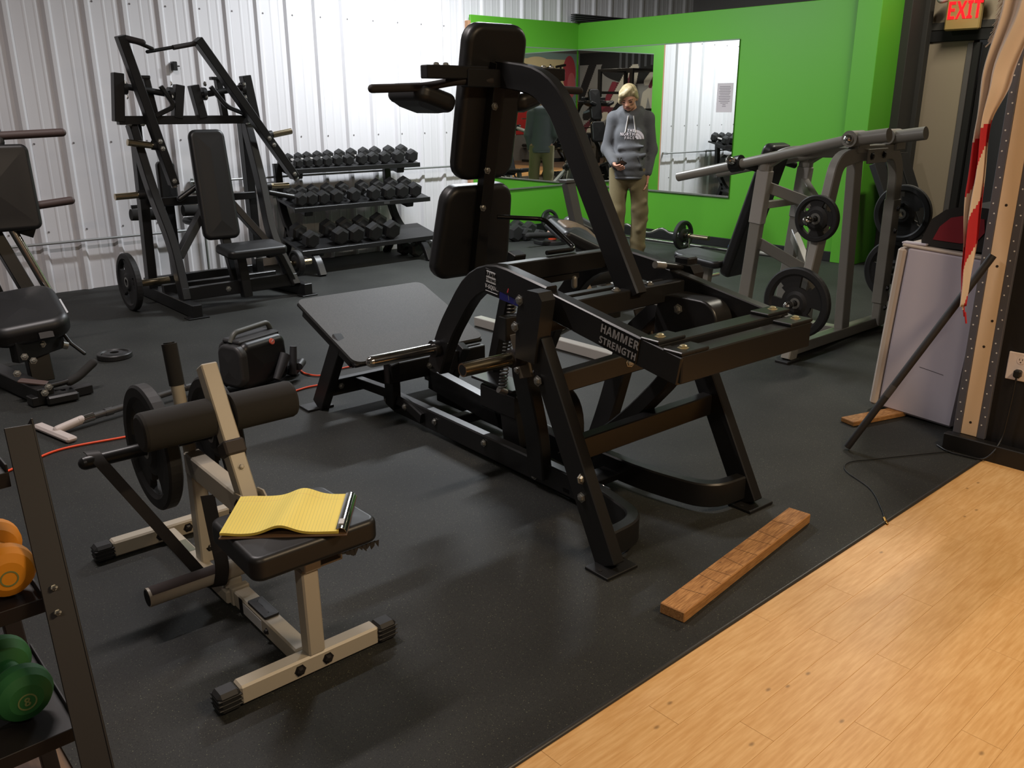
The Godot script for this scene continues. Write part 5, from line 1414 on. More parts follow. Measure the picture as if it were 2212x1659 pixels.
func vacuum() -> void:
	var t = thing("vacuum_cleaner", "black canister vacuum with a grey top handle and an orange badge", "vacuum cleaner", Vector3(2.05, 0, -4.52), 0.30)
	var b = MB.new()
	b.pad(Transform3D(Basis(Vector3.RIGHT, Vector3.UP, Vector3(0, 0, 1)), Vector3(0, 0.155, 0)), 0.36, 0.27, 0.22, 0.05, 0.04, 0.02, 0.12)
	part(t, "body", b.done(), M["black_plastic"])
	var s = MB.new()
	s.pad(Transform3D(Basis(Vector3(0, 0, 1), Vector3.UP, Vector3.LEFT), Vector3(-0.16, 0.16, 0.02)), 0.19, 0.24, 0.06, 0.06, 0.02, 0.01)
	part(t, "end_panel", s.done(), mat("plastic_grey", Color(0.20, 0.20, 0.205), 0.5))
	rod(t, "handle", fillet([Vector3(-0.15, 0.285, 0), Vector3(-0.12, 0.335, 0), Vector3(0.13, 0.345, 0), Vector3(0.15, 0.29, 0)], 0.03), 0.015, mat("handle_grey", Color(0.33, 0.34, 0.33), 0.45), 12)
	slab(t, "top_deck", Vector3(0, 0.29, 0), Vector3(0.30, 0.025, 0.14), M["plastic_grey"], 0.008)
	var bd = MB.new()
	bd.lathe([[0.0, 0.006], [0.017, 0.005], [0.019, 0.0]], 18, along(Vector3(0.05, 0.262, 0.108), Vector3(0, 0.4, 1)))
	var bg = part(t, "badge", bd.done(), mat("badge_red", Color(0.80, 0.36, 0.28), 0.4))
	slab(bg, "badge_mark", Vector3(0.05, 0.2652, 0.1135), Vector3(0.018, 0.004, 0.002), M["white_label"], 0.0005, Vector3(0, 0, 0.6))
	for s2 in [-1.0, 1.0]:
		rod(t, "wheel", [Vector3(s2 * 0.12, 0.04, -0.12), Vector3(s2 * 0.15, 0.04, -0.12)], 0.04, M["rubber"], 16)
	var tools = [[Vector3(0.02, 0.05, 0.15), Vector3(0.12, 0.17, 0.13), 0.02, 0.035], [Vector3(0.17, 0.04, 0.13), Vector3(0.20, 0.20, 0.12), 0.024, 0.020], [Vector3(0.20, 0.08, 0.15), Vector3(0.26, 0.09, 0.12), 0.024, 0.024]]
	for q in tools:
		var mb = MB.new()
		mb.tube([q[0], q[1]], q[2], 14, false, q[3])
		part(t, "nozzle_tool", mb.done(), M["plastic_grey"])
	slab(t, "dusting_brush", Vector3(0.255, 0.05, 0.04), Vector3(0.10, 0.075, 0.09), M["black_plastic"], 0.012, Vector3(0.2, 0.3, 0.4))
	var w = thing("vacuum_wand", "chrome vacuum wand with a white floor head lying behind the leg curl bench", "vacuum wand", Vector3(0.97, 0, -4.42))
	rod(w, "tube", [Vector3(0.10, 0.04, -0.03), Vector3(0.95, 0.055, -0.22)], 0.0165, mat("dull_chrome", Color(0.52, 0.52, 0.52), 0.3, 0.9), 14)
	rod(w, "tube_joint", [Vector3(0.10, 0.04, -0.03), Vector3(0.18, 0.042, -0.048)], 0.021, M["chrome"], 14)
	rod(w, "tube_joint", [Vector3(0.24, 0.043, -0.062), Vector3(0.28, 0.043, -0.07)], 0.02, M["dull_chrome"], 14)
	rod(w, "tube_joint", [Vector3(0.70, 0.05, -0.163), Vector3(0.73, 0.05, -0.17)], 0.02, M["dull_chrome"], 14)
	var hd = MB.new()
	hd.beam(Vector3(-0.05, 0.016, -0.17), Vector3(0.02, 0.016, 0.155), 0.055, 0.028, Vector3.UP, 0.01)
	var fh = part(w, "floor_head", hd.done(), mat("head_white", Color(0.74, 0.70, 0.68), 0.5))
	rod(fh, "neck", [Vector3(0.0, 0.025, -0.01), Vector3(0.12, 0.042, -0.035)], 0.022, M["head_white"], 14, true)

func cords() -> void:
	var m: Material = mat("cord_orange", Color(0.92, 0.30, 0.13), 0.5)
	var line = func(pts: Array) -> Array:
		var c = Curve3D.new()
		for i in pts.size():
			var p: Vector3 = pts[i]
			var tg = (pts[mini(i + 1, pts.size() - 1)] as Vector3) - (pts[maxi(i - 1, 0)] as Vector3)
			c.add_point(p, -tg / 6.0, tg / 6.0)
		c.bake_interval = 0.03
		return Array(c.get_baked_points())
	var a = MB.new()
	a.tube(line.call([Vector3(0.55, 0.007, -4.02), Vector3(0.76, 0.007, -4.13), Vector3(0.93, 0.007, -4.20), Vector3(1.20, 0.007, -4.16), Vector3(1.6, 0.007, -4.10), Vector3(2.13, 0.007, -4.24), Vector3(2.31, 0.007, -4.25), Vector3(2.60, 0.007, -4.16), Vector3(2.82, 0.007, -4.30), Vector3(3.0, 0.007, -4.35)]), 0.0055, 8)
	one("extension_cord", a.done(), m, "orange extension cord running straight across the mat past the leg curl bench", "cord")
	var b = MB.new()
	b.tube(line.call([Vector3(2.19, 0.26, -4.56), Vector3(2.26, 0.22, -4.66), Vector3(2.36, 0.08, -4.76), Vector3(2.42, 0.007, -4.72), Vector3(2.36, 0.007, -4.52), Vector3(2.42, 0.007, -4.40), Vector3(2.58, 0.007, -4.45), Vector3(2.80, 0.007, -4.42), Vector3(3.05, 0.007, -4.40)]), 0.0055, 8)
	one("extension_cord", b.done(), m, "orange cord curling down from the back of the vacuum", "cord")
	var c = MB.new()
	c.tube(line.call([Vector3(3.98, 0.004, -1.40), Vector3(3.86, 0.004, -1.47), Vector3(3.62, 0.004, -1.60), Vector3(3.50, 0.004, -1.66), Vector3(3.40, 0.004, -1.62), Vector3(3.30, 0.004, -1.46), Vector3(3.16, 0.004, -1.345), Vector3(3.08, 0.004, -1.292)]), 0.0022, 6)
	var tc = one("thin_cable", c.done(), mat("cable_black", Color(0.05, 0.05, 0.05), 0.5), "thin black cable curving over the mat to the edge of the wood floor", "cable")
	rod(tc, "plug_tip", [Vector3(3.085, 0.004, -1.296), Vector3(3.062, 0.002, -1.278)], 0.006, mat("brass", Color(0.62, 0.47, 0.22), 0.3, 0.9), 10)
	rod(tc, "plug_tip", [Vector3(3.062, 0.002, -1.278), Vector3(3.05, 0.001, -1.265)], 0.0035, M["brass"], 8)

# ---------------------------------------------------------------- right side: door wall, partition end, fridge, flag
func right_side() -> void:
	var dg = mat("dark_wall", Color(0.20, 0.195, 0.18), 0.7)
	var bg = mat("beige_wall", Color(0.62, 0.565, 0.48), 0.7)
	# dark wall that closes the gap behind the green column, and the door wall
	_wall("wall_dark", Vector3(8.87, 2.1, -4.10), Vector3(0.42, 4.4, 0.10), dg)
	_wall("trim_3", Vector3(8.98, 2.1, -4.03), Vector3(0.10, 4.4, 0.05), dg)
	_wall("wall_door_side", Vector3(9.16, 1.05, -3.87), Vector3(0.14, 2.12, 0.50), bg)
	_wall("wall_door_top", Vector3(9.16, 3.25, -1.3), Vector3(0.14, 2.1, 5.6), bg)
	_wall("wall_door_right", Vector3(9.16, 1.05, -0.8), Vector3(0.14, 2.12, 4.2), bg)
	_wall("trim_4", Vector3(9.085, 2.15, -3.05), Vector3(0.03, 0.10, 2.2), mat("black_band", Color(0.09, 0.085, 0.08), 0.6))
	_wall("trim_5", Vector3(9.08, 2.24, -3.05), Vector3(0.02, 0.07, 2.2), mat("grey_band", Color(0.25, 0.24, 0.22), 0.6))
	_wall("trim_6", Vector3(9.075, 1.04, -3.635), Vector3(0.04, 2.08, 0.05), mat("frame_grey", Color(0.36, 0.345, 0.335), 0.6))
	_wall("trim_7", Vector3(9.085, 1.04, -3.575), Vector3(0.05, 2.08, 0.06), mat("frame_dark", Color(0.11, 0.105, 0.10), 0.6))
	var dm = MB.new()
	dm.box(Transform3D(Basis(), Vector3(9.13, 1.03, -3.05)), Vector3(0.05, 2.06, 0.98), 0.004)
	var door = struct("door_1", dm.done(), mat("door_black", Color(0.10, 0.095, 0.09), 0.55))
	slab(door, "coat_hook", Vector3(9.09, 1.99, -3.20), Vector3(0.03, 0.015, 0.10), M["bolt"], 0.003)
	slab(door, "coat_hook", Vector3(9.075, 2.01, -3.245), Vector3(0.05, 0.05, 0.012), M["bolt"], 0.003)
	slab(door, "closer_arm", Vector3(9.08, 1.905, -3.19), Vector3(0.025, 0.022, 0.20), M["bolt"], 0.004)
	# exit sign: glowing red letters on a tan box, two small lamp heads above
	var ex = thing("exit_sign", "tan lit exit sign with red letters above the black door", "exit sign", Vector3(8.93, 2.32, -3.68), -PI / 2 + 0.06)
	slab(ex, "box", Vector3(0, 0, 0), Vector3(0.31, 0.27, 0.07), mat("exit_tan", Color(0.66, 0.55, 0.33), 0.5), 0.012)
	var em = StandardMaterial3D.new()
	em.albedo_color = Color(0.9, 0.1, 0.12)
	em.emission_enabled = true
	em.emission = Color(1.0, 0.07, 0.12)
	em.emission_energy_multiplier = 1.1
	text_part(ex, "lit_letters", "EXIT", 0.185, 0.006, em, Transform3D(Basis.from_scale(Vector3(0.80, 1.15, 1)), Vector3(0.01, 0.035, 0.036)))
	var lo = OmniLight3D.new()
	lo.name = "letter_glow"
	lo.light_color = Color(1.0, 0.15, 0.15)
	lo.light_energy = 0.004
	lo.light_size = 0.08
	lo.omni_range = 12.0
	lo.omni_attenuation = 2.0
	lo.shadow_enabled = true
	lo.position = Vector3(0, 0.03, 0.09)
	ex.add_child(lo)
	for s in [-1.0, 1.0]:
		rod(ex, "lamp_head", [Vector3(s * 0.17, 0.165, 0.0), Vector3(s * 0.20, 0.15, 0.05)], 0.045, M["white_paint"], 16, true)
	slab(ex, "bracket", Vector3(0, 0.0, -0.09), Vector3(0.06, 0.06, 0.12), M["exit_tan"], 0.004)
	# leaning rubber slabs
	for q in [[8.42, 1.07, 0.20, "left"], [8.66, 1.06, 0.20, "right"], [8.18, 1.00, 0.20, "third"]]:
		var mt = thing("mat_slab", {"left": "middle black mat slab leaning upright by the dark wall", "right": "black mat slab leaning by the dark wall, the one nearest the door", "third": "black mat slab leaning upright beside the green column"}[q[3]], "mat", Vector3(q[0], 0, -3.78), 0.0, "leaning mat slabs")
		beam(mt, "slab", Vector3(0.10, 0.006, 0.24), Vector3(0, q[1], -0.20), q[2], 0.06, M["rubber"], Vector3(0, 0.3, 1), 0.006)
		beam(mt, "top_edge", Vector3(0, q[1], -0.20), Vector3(0, q[1] + 0.012, -0.204), q[2], 0.058, mat("slab_edge", Color(0.20, 0.195, 0.185), 0.7), Vector3(0, 0.3, 1), 0.003)
	# partition end at the right: black wall, unpainted strip between two steel corner beads
	_wall("wall_right", Vector3(4.16, 2.1, 0.93), Vector3(0.20, 4.4, 4.63), mat("black_wall", Color(0.085, 0.082, 0.085), 0.5))
	_wall("wall_right_end", Vector3(4.125, 2.1, -1.415), Vector3(0.17, 4.4, 0.055), M["black_wall"])
	_wall("trim_8", Vector3(4.05, 2.15, -1.37), Vector3(0.025, 4.15, 0.075), mat("strip_beige", Color(0.84, 0.73, 0.60), 0.7))
	for q in [[-1.423, 9], [-1.318, 10]]:
		var cb = MB.new()
		cb.box(Transform3D(Basis(), Vector3(4.046, 2.15, q[0])), Vector3(0.022, 4.15, 0.034), 0.002)
		var bead = struct("trim_%d" % q[1], cb.done(), mat("bead_steel", Color(0.36, 0.36, 0.39), 0.5, 0.3))
		var dots = MB.new()
		var y = 0.14
		var kk = 0
		while y < 2.6:
			dots.lathe([[0.0, 0.0012], [0.0032, 0.001], [0.0036, 0.0]], 8, along(Vector3(4.0348, y, q[0] + (0.006 if kk % 3 == 1 else -0.004)), Vector3(-1, 0, 0)))
			y += 0.042 if kk % 3 != 2 else 0.066
			kk += 1
		part(bead, "nail_dots", dots.done(), mat("dot_white", Color(0.8, 0.8, 0.8), 0.6)).set_meta("kind", "stuff")
	var sh = MB.new()
	for q in [[0.14, -1.37], [0.50, -1.368], [0.62, -1.352], [0.86, -1.37], [1.12, -1.375]]:
		sh.lathe([[0.0, 0.001], [0.006, 0.0005], [0.006, 0.0]], 8, along(Vector3(4.037, q[0], q[1]), Vector3(-1, 0, 0)))
	struct("trim_11", sh.done(), mat("hole_brown", Color(0.16, 0.11, 0.07), 0.9))
	_wall("trim_12", Vector3(4.04, 1.62, -1.30), Vector3(0.02, 0.22, 0.12), mat("wood_patch", Color(0.55, 0.34, 0.16), 0.6))
	_wall("trim_13", Vector3(4.036, 1.92, -1.28), Vector3(0.016, 0.34, 0.18), M["strip_beige"])
	_wall("baseboard_right", Vector3(4.01, 0.035, 0.75), Vector3(0.05, 0.085, 4.42), mat("base_black", Color(0.06, 0.055, 0.055), 0.5))
	# outlet with plug
	var ol = thing("wall_outlet", "white wall outlet with a black plug on the black wall", "outlet", Vector3(4.056, 0.435, -1.215))
	slab(ol, "plate", Vector3(0, 0, 0), Vector3(0.008, 0.125, 0.105), mat("outlet_white", Color(0.83, 0.77, 0.73), 0.5), 0.003)
	for s in [0, 1]:
		var fc = MB.new()
		fc.lathe([[0.0, 0.002], [0.017, 0.0015], [0.018, 0.0]], 18, along(Vector3(-0.004, [0.03, -0.025][s], 0), Vector3(-1, 0, 0)))
		var f = part(ol, "socket", fc.done(), M["outlet_white"])
		for z in [-0.006, 0.006]:
			slab(f, "slot", Vector3(-0.0062, [0.034, -0.021][s], z), Vector3(0.0008, 0.009, 0.0022), M["hole_brown"], 0.0002)
		slab(f, "slot", Vector3(-0.0062, [0.022, -0.033][s], 0), Vector3(0.0008, 0.005, 0.005), M["hole_brown"], 0.001)
	var pg = thing("appliance_cable", "black plug and cable hanging from the white wall outlet down to the floor", "cable", Vector3(4.045, 0.41, -1.213))
	slab(pg, "plug", Vector3(-0.012, 0, 0), Vector3(0.03, 0.035, 0.03), M["black_plastic"], 0.006)
	rod(pg, "cord", fillet([Vector3(-0.02, -0.015, 0), Vector3(-0.022, -0.10, 0.0), Vector3(-0.018, -0.30, -0.01), Vector3(-0.07, -0.36, -0.02), Vector3(-0.085, -0.402, -0.05), Vector3(-0.10, -0.404, -0.20), Vector3(-0.05, -0.404, -0.27)], 0.05), 0.004, M["black_plastic"], 8)
	fridge()
	flag()

func fridge() -> void:
	# tipped slightly: the north edge stands on a wood block
	var ang = -0.075
	var t = thing("mini_fridge", "white mini fridge tilted on a wood block beside the wall end", "fridge", Vector3(4.50, 0.0, -1.53))
	var B = Basis(Vector3.RIGHT, -ang * -1.0)
	var X = Transform3D(Basis(Vector3.RIGHT, 0.055), Vector3(0, 0.004, 0))
	var w = mat("fridge_white", Color(0.80, 0.78, 0.83), 0.4)
	var b = MB.new()
	b.box(X * Transform3D(Basis(), Vector3(0, 0.42, -0.19)), Vector3(0.47, 0.84, 0.38), 0.012)
	part(t, "cabinet", b.done(), w)
	var d = MB.new()
	d.box(X * Transform3D(Basis(), Vector3(0, 0.415, -0.41)), Vector3(0.47, 0.83, 0.042), 0.012)
	part(t, "door", d.done(), mat("fridge_door", Color(0.82, 0.77, 0.72), 0.4))
	var tp = MB.new()
	tp.box(X * Transform3D(Basis(), Vector3(0, 0.845, -0.20)), Vector3(0.475, 0.015, 0.42), 0.005)
	part(t, "top_panel", tp.done(), M["fridge_door"])
	slab(t, "hinge_plate", X * Vector3(-0.20, 0.857, -0.36), Vector3(0.05, 0.01, 0.12), w, 0.003)
	var sc = MB.new()
	sc.box(X * Transform3D(Basis(Vector3.RIGHT, 0.08), Vector3(-0.2356, 0.26, -0.15)), Vector3(0.0006, 0.003, 0.12), 0.0001)
	part(t, "scuff", sc.done(), mat("scuff_grey", Color(0.35, 0.33, 0.36), 0.7))
	var bl = thing("wood_block", "short wood block wedged under the left corner of the white fridge", "wood block", Vector3(4.13, 0, -1.86), -0.30)
	slab(bl, "block", Vector3(0, 0.013, 0), Vector3(0.36, 0.024, 0.085), M["lumber"], 0.003)
	var bag = thing("sports_bag", "black bag with a dark red panel on top of the white fridge", "bag", Vector3(4.50, 0.872, -1.665), 0.0)
	var o = PackedVector2Array()
	for q in [[-0.15, 0.0], [-0.155, 0.03], [-0.12, 0.13], [-0.06, 0.18], [0.03, 0.205], [0.13, 0.20], [0.15, 0.17], [0.15, 0.0]]:
		o.append(Vector2(q[0], q[1]))
	var bm = MB.new()
	bm.prism(Transform3D(Basis(Vector3(0, 0, 1), Vector3.UP, Vector3.LEFT), Vector3(-0.03, 0.0, 0)), o, 0.34)
	part(bag, "body", bm.done(), M["foam"])
	var o2 = PackedVector2Array()
	for q in [[-0.10, 0.035], [-0.075, 0.10], [-0.03, 0.145], [0.03, 0.16], [0.12, 0.15], [0.13, 0.09], [0.10, 0.045], [0.03, 0.03]]:
		o2.append(Vector2(q[0], q[1]))
	var rm = MB.new()
	rm.prism(Transform3D(Basis(Vector3(0, 0, 1), Vector3.UP, Vector3.LEFT), Vector3(-0.201, 0.0, 0)), o2, 0.006)
	part(bag, "side_panel", rm.done(), mat("bag_red", Color(0.50, 0.10, 0.15), 0.8))

func flag() -> void:
	var pole = thing("flag_pole", "dark flag pole leaning against the partition end", "flag pole", Vector3(3.64, 0, -1.745))
	var pa = Vector3(0.0, 0.012, 0.0)
	var pb = Vector3(0.335, 0.86, 0.345)
	var pe = pa + (pb - pa) * 1.06
	rod(pole, "shaft", [pa, pe], 0.0165, mat("pole_dark", Color(0.115, 0.105, 0.11), 0.6), 16)
	rod(pole, "worn_patch", [pa.lerp(pb, 0.30), pa.lerp(pb, 0.36)], 0.0168, mat("pole_worn", Color(0.24, 0.23, 0.23), 0.8), 16)
	# striped cloth hanging in folds from above the frame down to the pole
	var f = thing("flag", "red and white striped flag hanging gathered beside the wall end", "flag", Vector3(3.95, 0.70, -1.46))
	var st = [MB.new(), MB.new()]
	var nu = 64
	var nv = 110
	var P = func(u: float, v: float) -> Vector3:
		# v: 0 at the tied lower end, 1 at the top; u: across the gathered cloth
		var y = v * 1.62
		var kz = [[0.0, 0.035, 0.012], [0.12, 0.020, 0.022], [0.31, 0.000, 0.030], [0.46, -0.012, 0.034], [0.57, 0.005, 0.062], [0.75, 0.055, 0.066], [1.0, 0.10, 0.07]]
		var zc = 0.0
		var half = 0.0
		for i in 6:
			if v >= kz[i][0]:
				var fk = smoothstep(0.0, 1.0, (v - kz[i][0]) / (kz[i + 1][0] - kz[i][0]))
				zc = lerpf(kz[i][1], kz[i + 1][1], fk)
				half = lerpf(kz[i][2], kz[i + 1][2], fk)
		var a = (u - 0.5) * 2.0
		var z = zc + a * half + 0.006 * sin(v * 14 + u * 5) * smoothstep(0.0, 0.2, v)
		var x = -0.015 - 0.035 * sin(u * PI) + 0.022 * cos(u * 13.0 + v * 3.0 + 0.9 * sin(v * 5.0)) * smoothstep(0.0, 0.25, v) + lerpf(-0.05, 0.0, smoothstep(0.0, 0.5, v))
		return Vector3(x, y, z)
	for i in nu:
		for j in nv:
			var u0 = float(i) / nu
			var u1 = float(i + 1) / nu
			var v0 = float(j) / nv
			var v1 = float(j + 1) / nv
			var um = (u0 + u1) / 2
			var vm = (v0 + v1) / 2
			# stripes run along the flag and turn with its twist
			var s = vm * 7.0 - um * 1.2 * (1.0 - smoothstep(0.40, 0.50, vm)) + 0.15 * sin(um * 5.0) - smoothstep(0.5, 0.75, vm) * 2.1 + 0.1
			var c: MB = st[int(fposmod(floorf(s), 2.0))]
			var q = [P.call(u0, v0), P.call(u1, v0), P.call(u1, v1), P.call(u0, v1)]
			var nn = []
			for e in [[u0, v0], [u1, v0], [u1, v1], [u0, v1]]:
				var du: Vector3 = P.call(e[0] + 0.004, e[1]) - P.call(e[0] - 0.004, e[1])
				var dv: Vector3 = P.call(e[0], e[1] + 0.004) - P.call(e[0], e[1] - 0.004)
				var n0 = du.cross(dv).normalized()
				nn.append(n0 if n0.x < 0 else -n0)
			c.quadn(q[0], q[1], q[2], q[3], nn[0], nn[1], nn[2], nn[3])
	part(f, "red_stripes", st[0].done(), mat("flag_red", Color(0.74, 0.16, 0.19), 0.85))
	part(f, "white_stripes", st[1].done(), mat("flag_white", Color(0.86, 0.78, 0.70), 0.85))
	rod(f, "header_rope", [Vector3(-0.055, -0.02, 0.03), Vector3(-0.05, 0.20, 0.01), Vector3(-0.06, 0.42, 0.0)], 0.004, M["flag_white"], 8)
	var fr = MB.new()
	for i in 60:
		var v = 0.66 + 0.16 * i / 60.0
		var p: Vector3 = P.call(0.0, v)
		fr.tube([p, p + Vector3(rng.randf_range(-0.006, 0.004), -0.022 - rng.randf() * 0.012, -0.012 - rng.randf() * 0.012)], 0.0012, 4)
	part(f, "frayed_edge", fr.done(), M["flag_white"]).set_meta("kind", "stuff")
	for q in [[-0.055, 0.0, 0.03], [-0.05, -0.03, 0.04]]:
		rod(f, "loose_thread", [Vector3(q[0], q[1], q[2]), Vector3(q[0] + 0.01, q[1] - 0.05, q[2] + 0.008)], 0.004, M["flag_red"], 6)

# ---------------------------------------------------------------- a surface net round joined, tapered limbs
# bones: [a, b, radius at a, radius at b, depth scale]; the result is one closed smooth mesh
func cap_dist(p: Vector3, b: Array) -> float:
	var f: float = b[4]
	var a: Vector3 = b[0]
	var e: Vector3 = b[1]
	var pa: Vector3 = p - a
	var ba: Vector3 = e - a
	pa.z /= f
	ba.z /= f
	var t: float = clampf(pa.dot(ba) / maxf(1e-9, ba.length_squared()), 0.0, 1.0)
	return (pa - ba * t).length() - lerpf(b[2], b[3], t)

func field_at(bones: Array, p: Vector3, k: float) -> float:
	var d: float = 10.0
	for b in bones:
		var c: float = cap_dist(p, b)
		var h: float = maxf(k - absf(d - c), 0.0) / k
		d = minf(d, c) - h * h * k * 0.25
	return d

func nets(mb: MB, bones: Array, cell: float, k: float, cut = null) -> void:
	var lo: Vector3 = Vector3.ONE * 1e6
	var hi: Vector3 = -lo
	for b in bones:
		var r: float = maxf(b[2], b[3]) + k * 0.3 + cell * 2.0
		for e in 2:
			var c: Vector3 = b[e]
			var ext: Vector3 = Vector3(r, r, r * maxf(1.0, b[4]))
			lo = lo.min(c - ext)
			hi = hi.max(c + ext)
	var nx: int = int((hi.x - lo.x) / cell) + 2
	var ny: int = int((hi.y - lo.y) / cell) + 2
	var nz: int = int((hi.z - lo.z) / cell) + 2
	var F: PackedFloat32Array = PackedFloat32Array()
	F.resize(nx * ny * nz)
	F.fill(10.0)
	for b in bones:
		var r: float = maxf(b[2], b[3]) + k + cell * 2.0
		var ext: Vector3 = Vector3(r, r, r * maxf(1.0, b[4]))
		var l: Vector3 = ((b[0] as Vector3).min(b[1]) - ext - lo) / cell
		var g: Vector3 = ((b[0] as Vector3).max(b[1]) + ext - lo) / cell
		for z in range(maxi(0, int(l.z)), mini(nz, int(g.z) + 1)):
			for y in range(maxi(0, int(l.y)), mini(ny, int(g.y) + 1)):
				var row: int = (z * ny + y) * nx
				for x in range(maxi(0, int(l.x)), mini(nx, int(g.x) + 1)):
					var c: float = cap_dist(lo + Vector3(x, y, z) * cell, b)
					var d: float = F[row + x]
					var h: float = maxf(k - absf(d - c), 0.0) / k
					F[row + x] = minf(d, c) - h * h * k * 0.25
	if cut != null:
		for z in nz:
			for y in ny:
				for x in nx:
					var i: int = (z * ny + y) * nx + x
					if F[i] < cell * 3.0:
						F[i] = maxf(F[i], cut.call(lo + Vector3(x, y, z) * cell))
	var vert: Dictionary = {}
	var norm: Dictionary = {}
	var st: Array = [1, nx, nx * ny]
	for z in nz - 1:
		for y in ny - 1:
			for x in nx - 1:
				var i: int = (z * ny + y) * nx + x
				var s: int = 0
				var cs: Array = []
				for q in 8:
					var v: float = F[i + (q & 1) + ((q >> 1) & 1) * nx + (q >> 2) * nx * ny]
					cs.append(v)
					if v < 0.0:
						s += 1
				if s == 0 or s == 8:
					continue
				var acc: Vector3 = Vector3.ZERO
				var m: int = 0
				for q in 8:
					for ax in 3:
						if (q >> ax) & 1:
							continue
						var w: int = q | (1 << ax)
						if (cs[q] < 0.0) != (cs[w] < 0.0):
							var t: float = cs[q] / (cs[q] - cs[w])
							var p: Vector3 = Vector3(q & 1, (q >> 1) & 1, q >> 2)
							p[ax] += t
							acc += p
							m += 1
				vert[i] = lo + (Vector3(x, y, z) + acc / m) * cell
				norm[i] = Vector3(cs[1] + cs[3] + cs[5] + cs[7] - cs[0] - cs[2] - cs[4] - cs[6], cs[2] + cs[3] + cs[6] + cs[7] - cs[0] - cs[1] - cs[4] - cs[5], cs[4] + cs[5] + cs[6] + cs[7] - cs[0] - cs[1] - cs[2] - cs[3]).normalized()
	for z in range(1, nz - 1):
		for y in range(1, ny - 1):
			for x in range(1, nx - 1):
				var i: int = (z * ny + y) * nx + x
				var a: float = F[i]
				for ax in 3:
					if (a < 0.0) == (F[i + st[ax]] < 0.0):
						continue
					var u: int = st[(ax + 1) % 3]
					var w: int = st[(ax + 2) % 3]
					var q: Array = [i, i - u, i - u - w, i - w]
					if vert.has(q[0]) and vert.has(q[1]) and vert.has(q[2]) and vert.has(q[3]):
						mb.quadn(vert[q[0]], vert[q[1]], vert[q[2]], vert[q[3]], norm[q[0]], norm[q[1]], norm[q[2]], norm[q[3]])

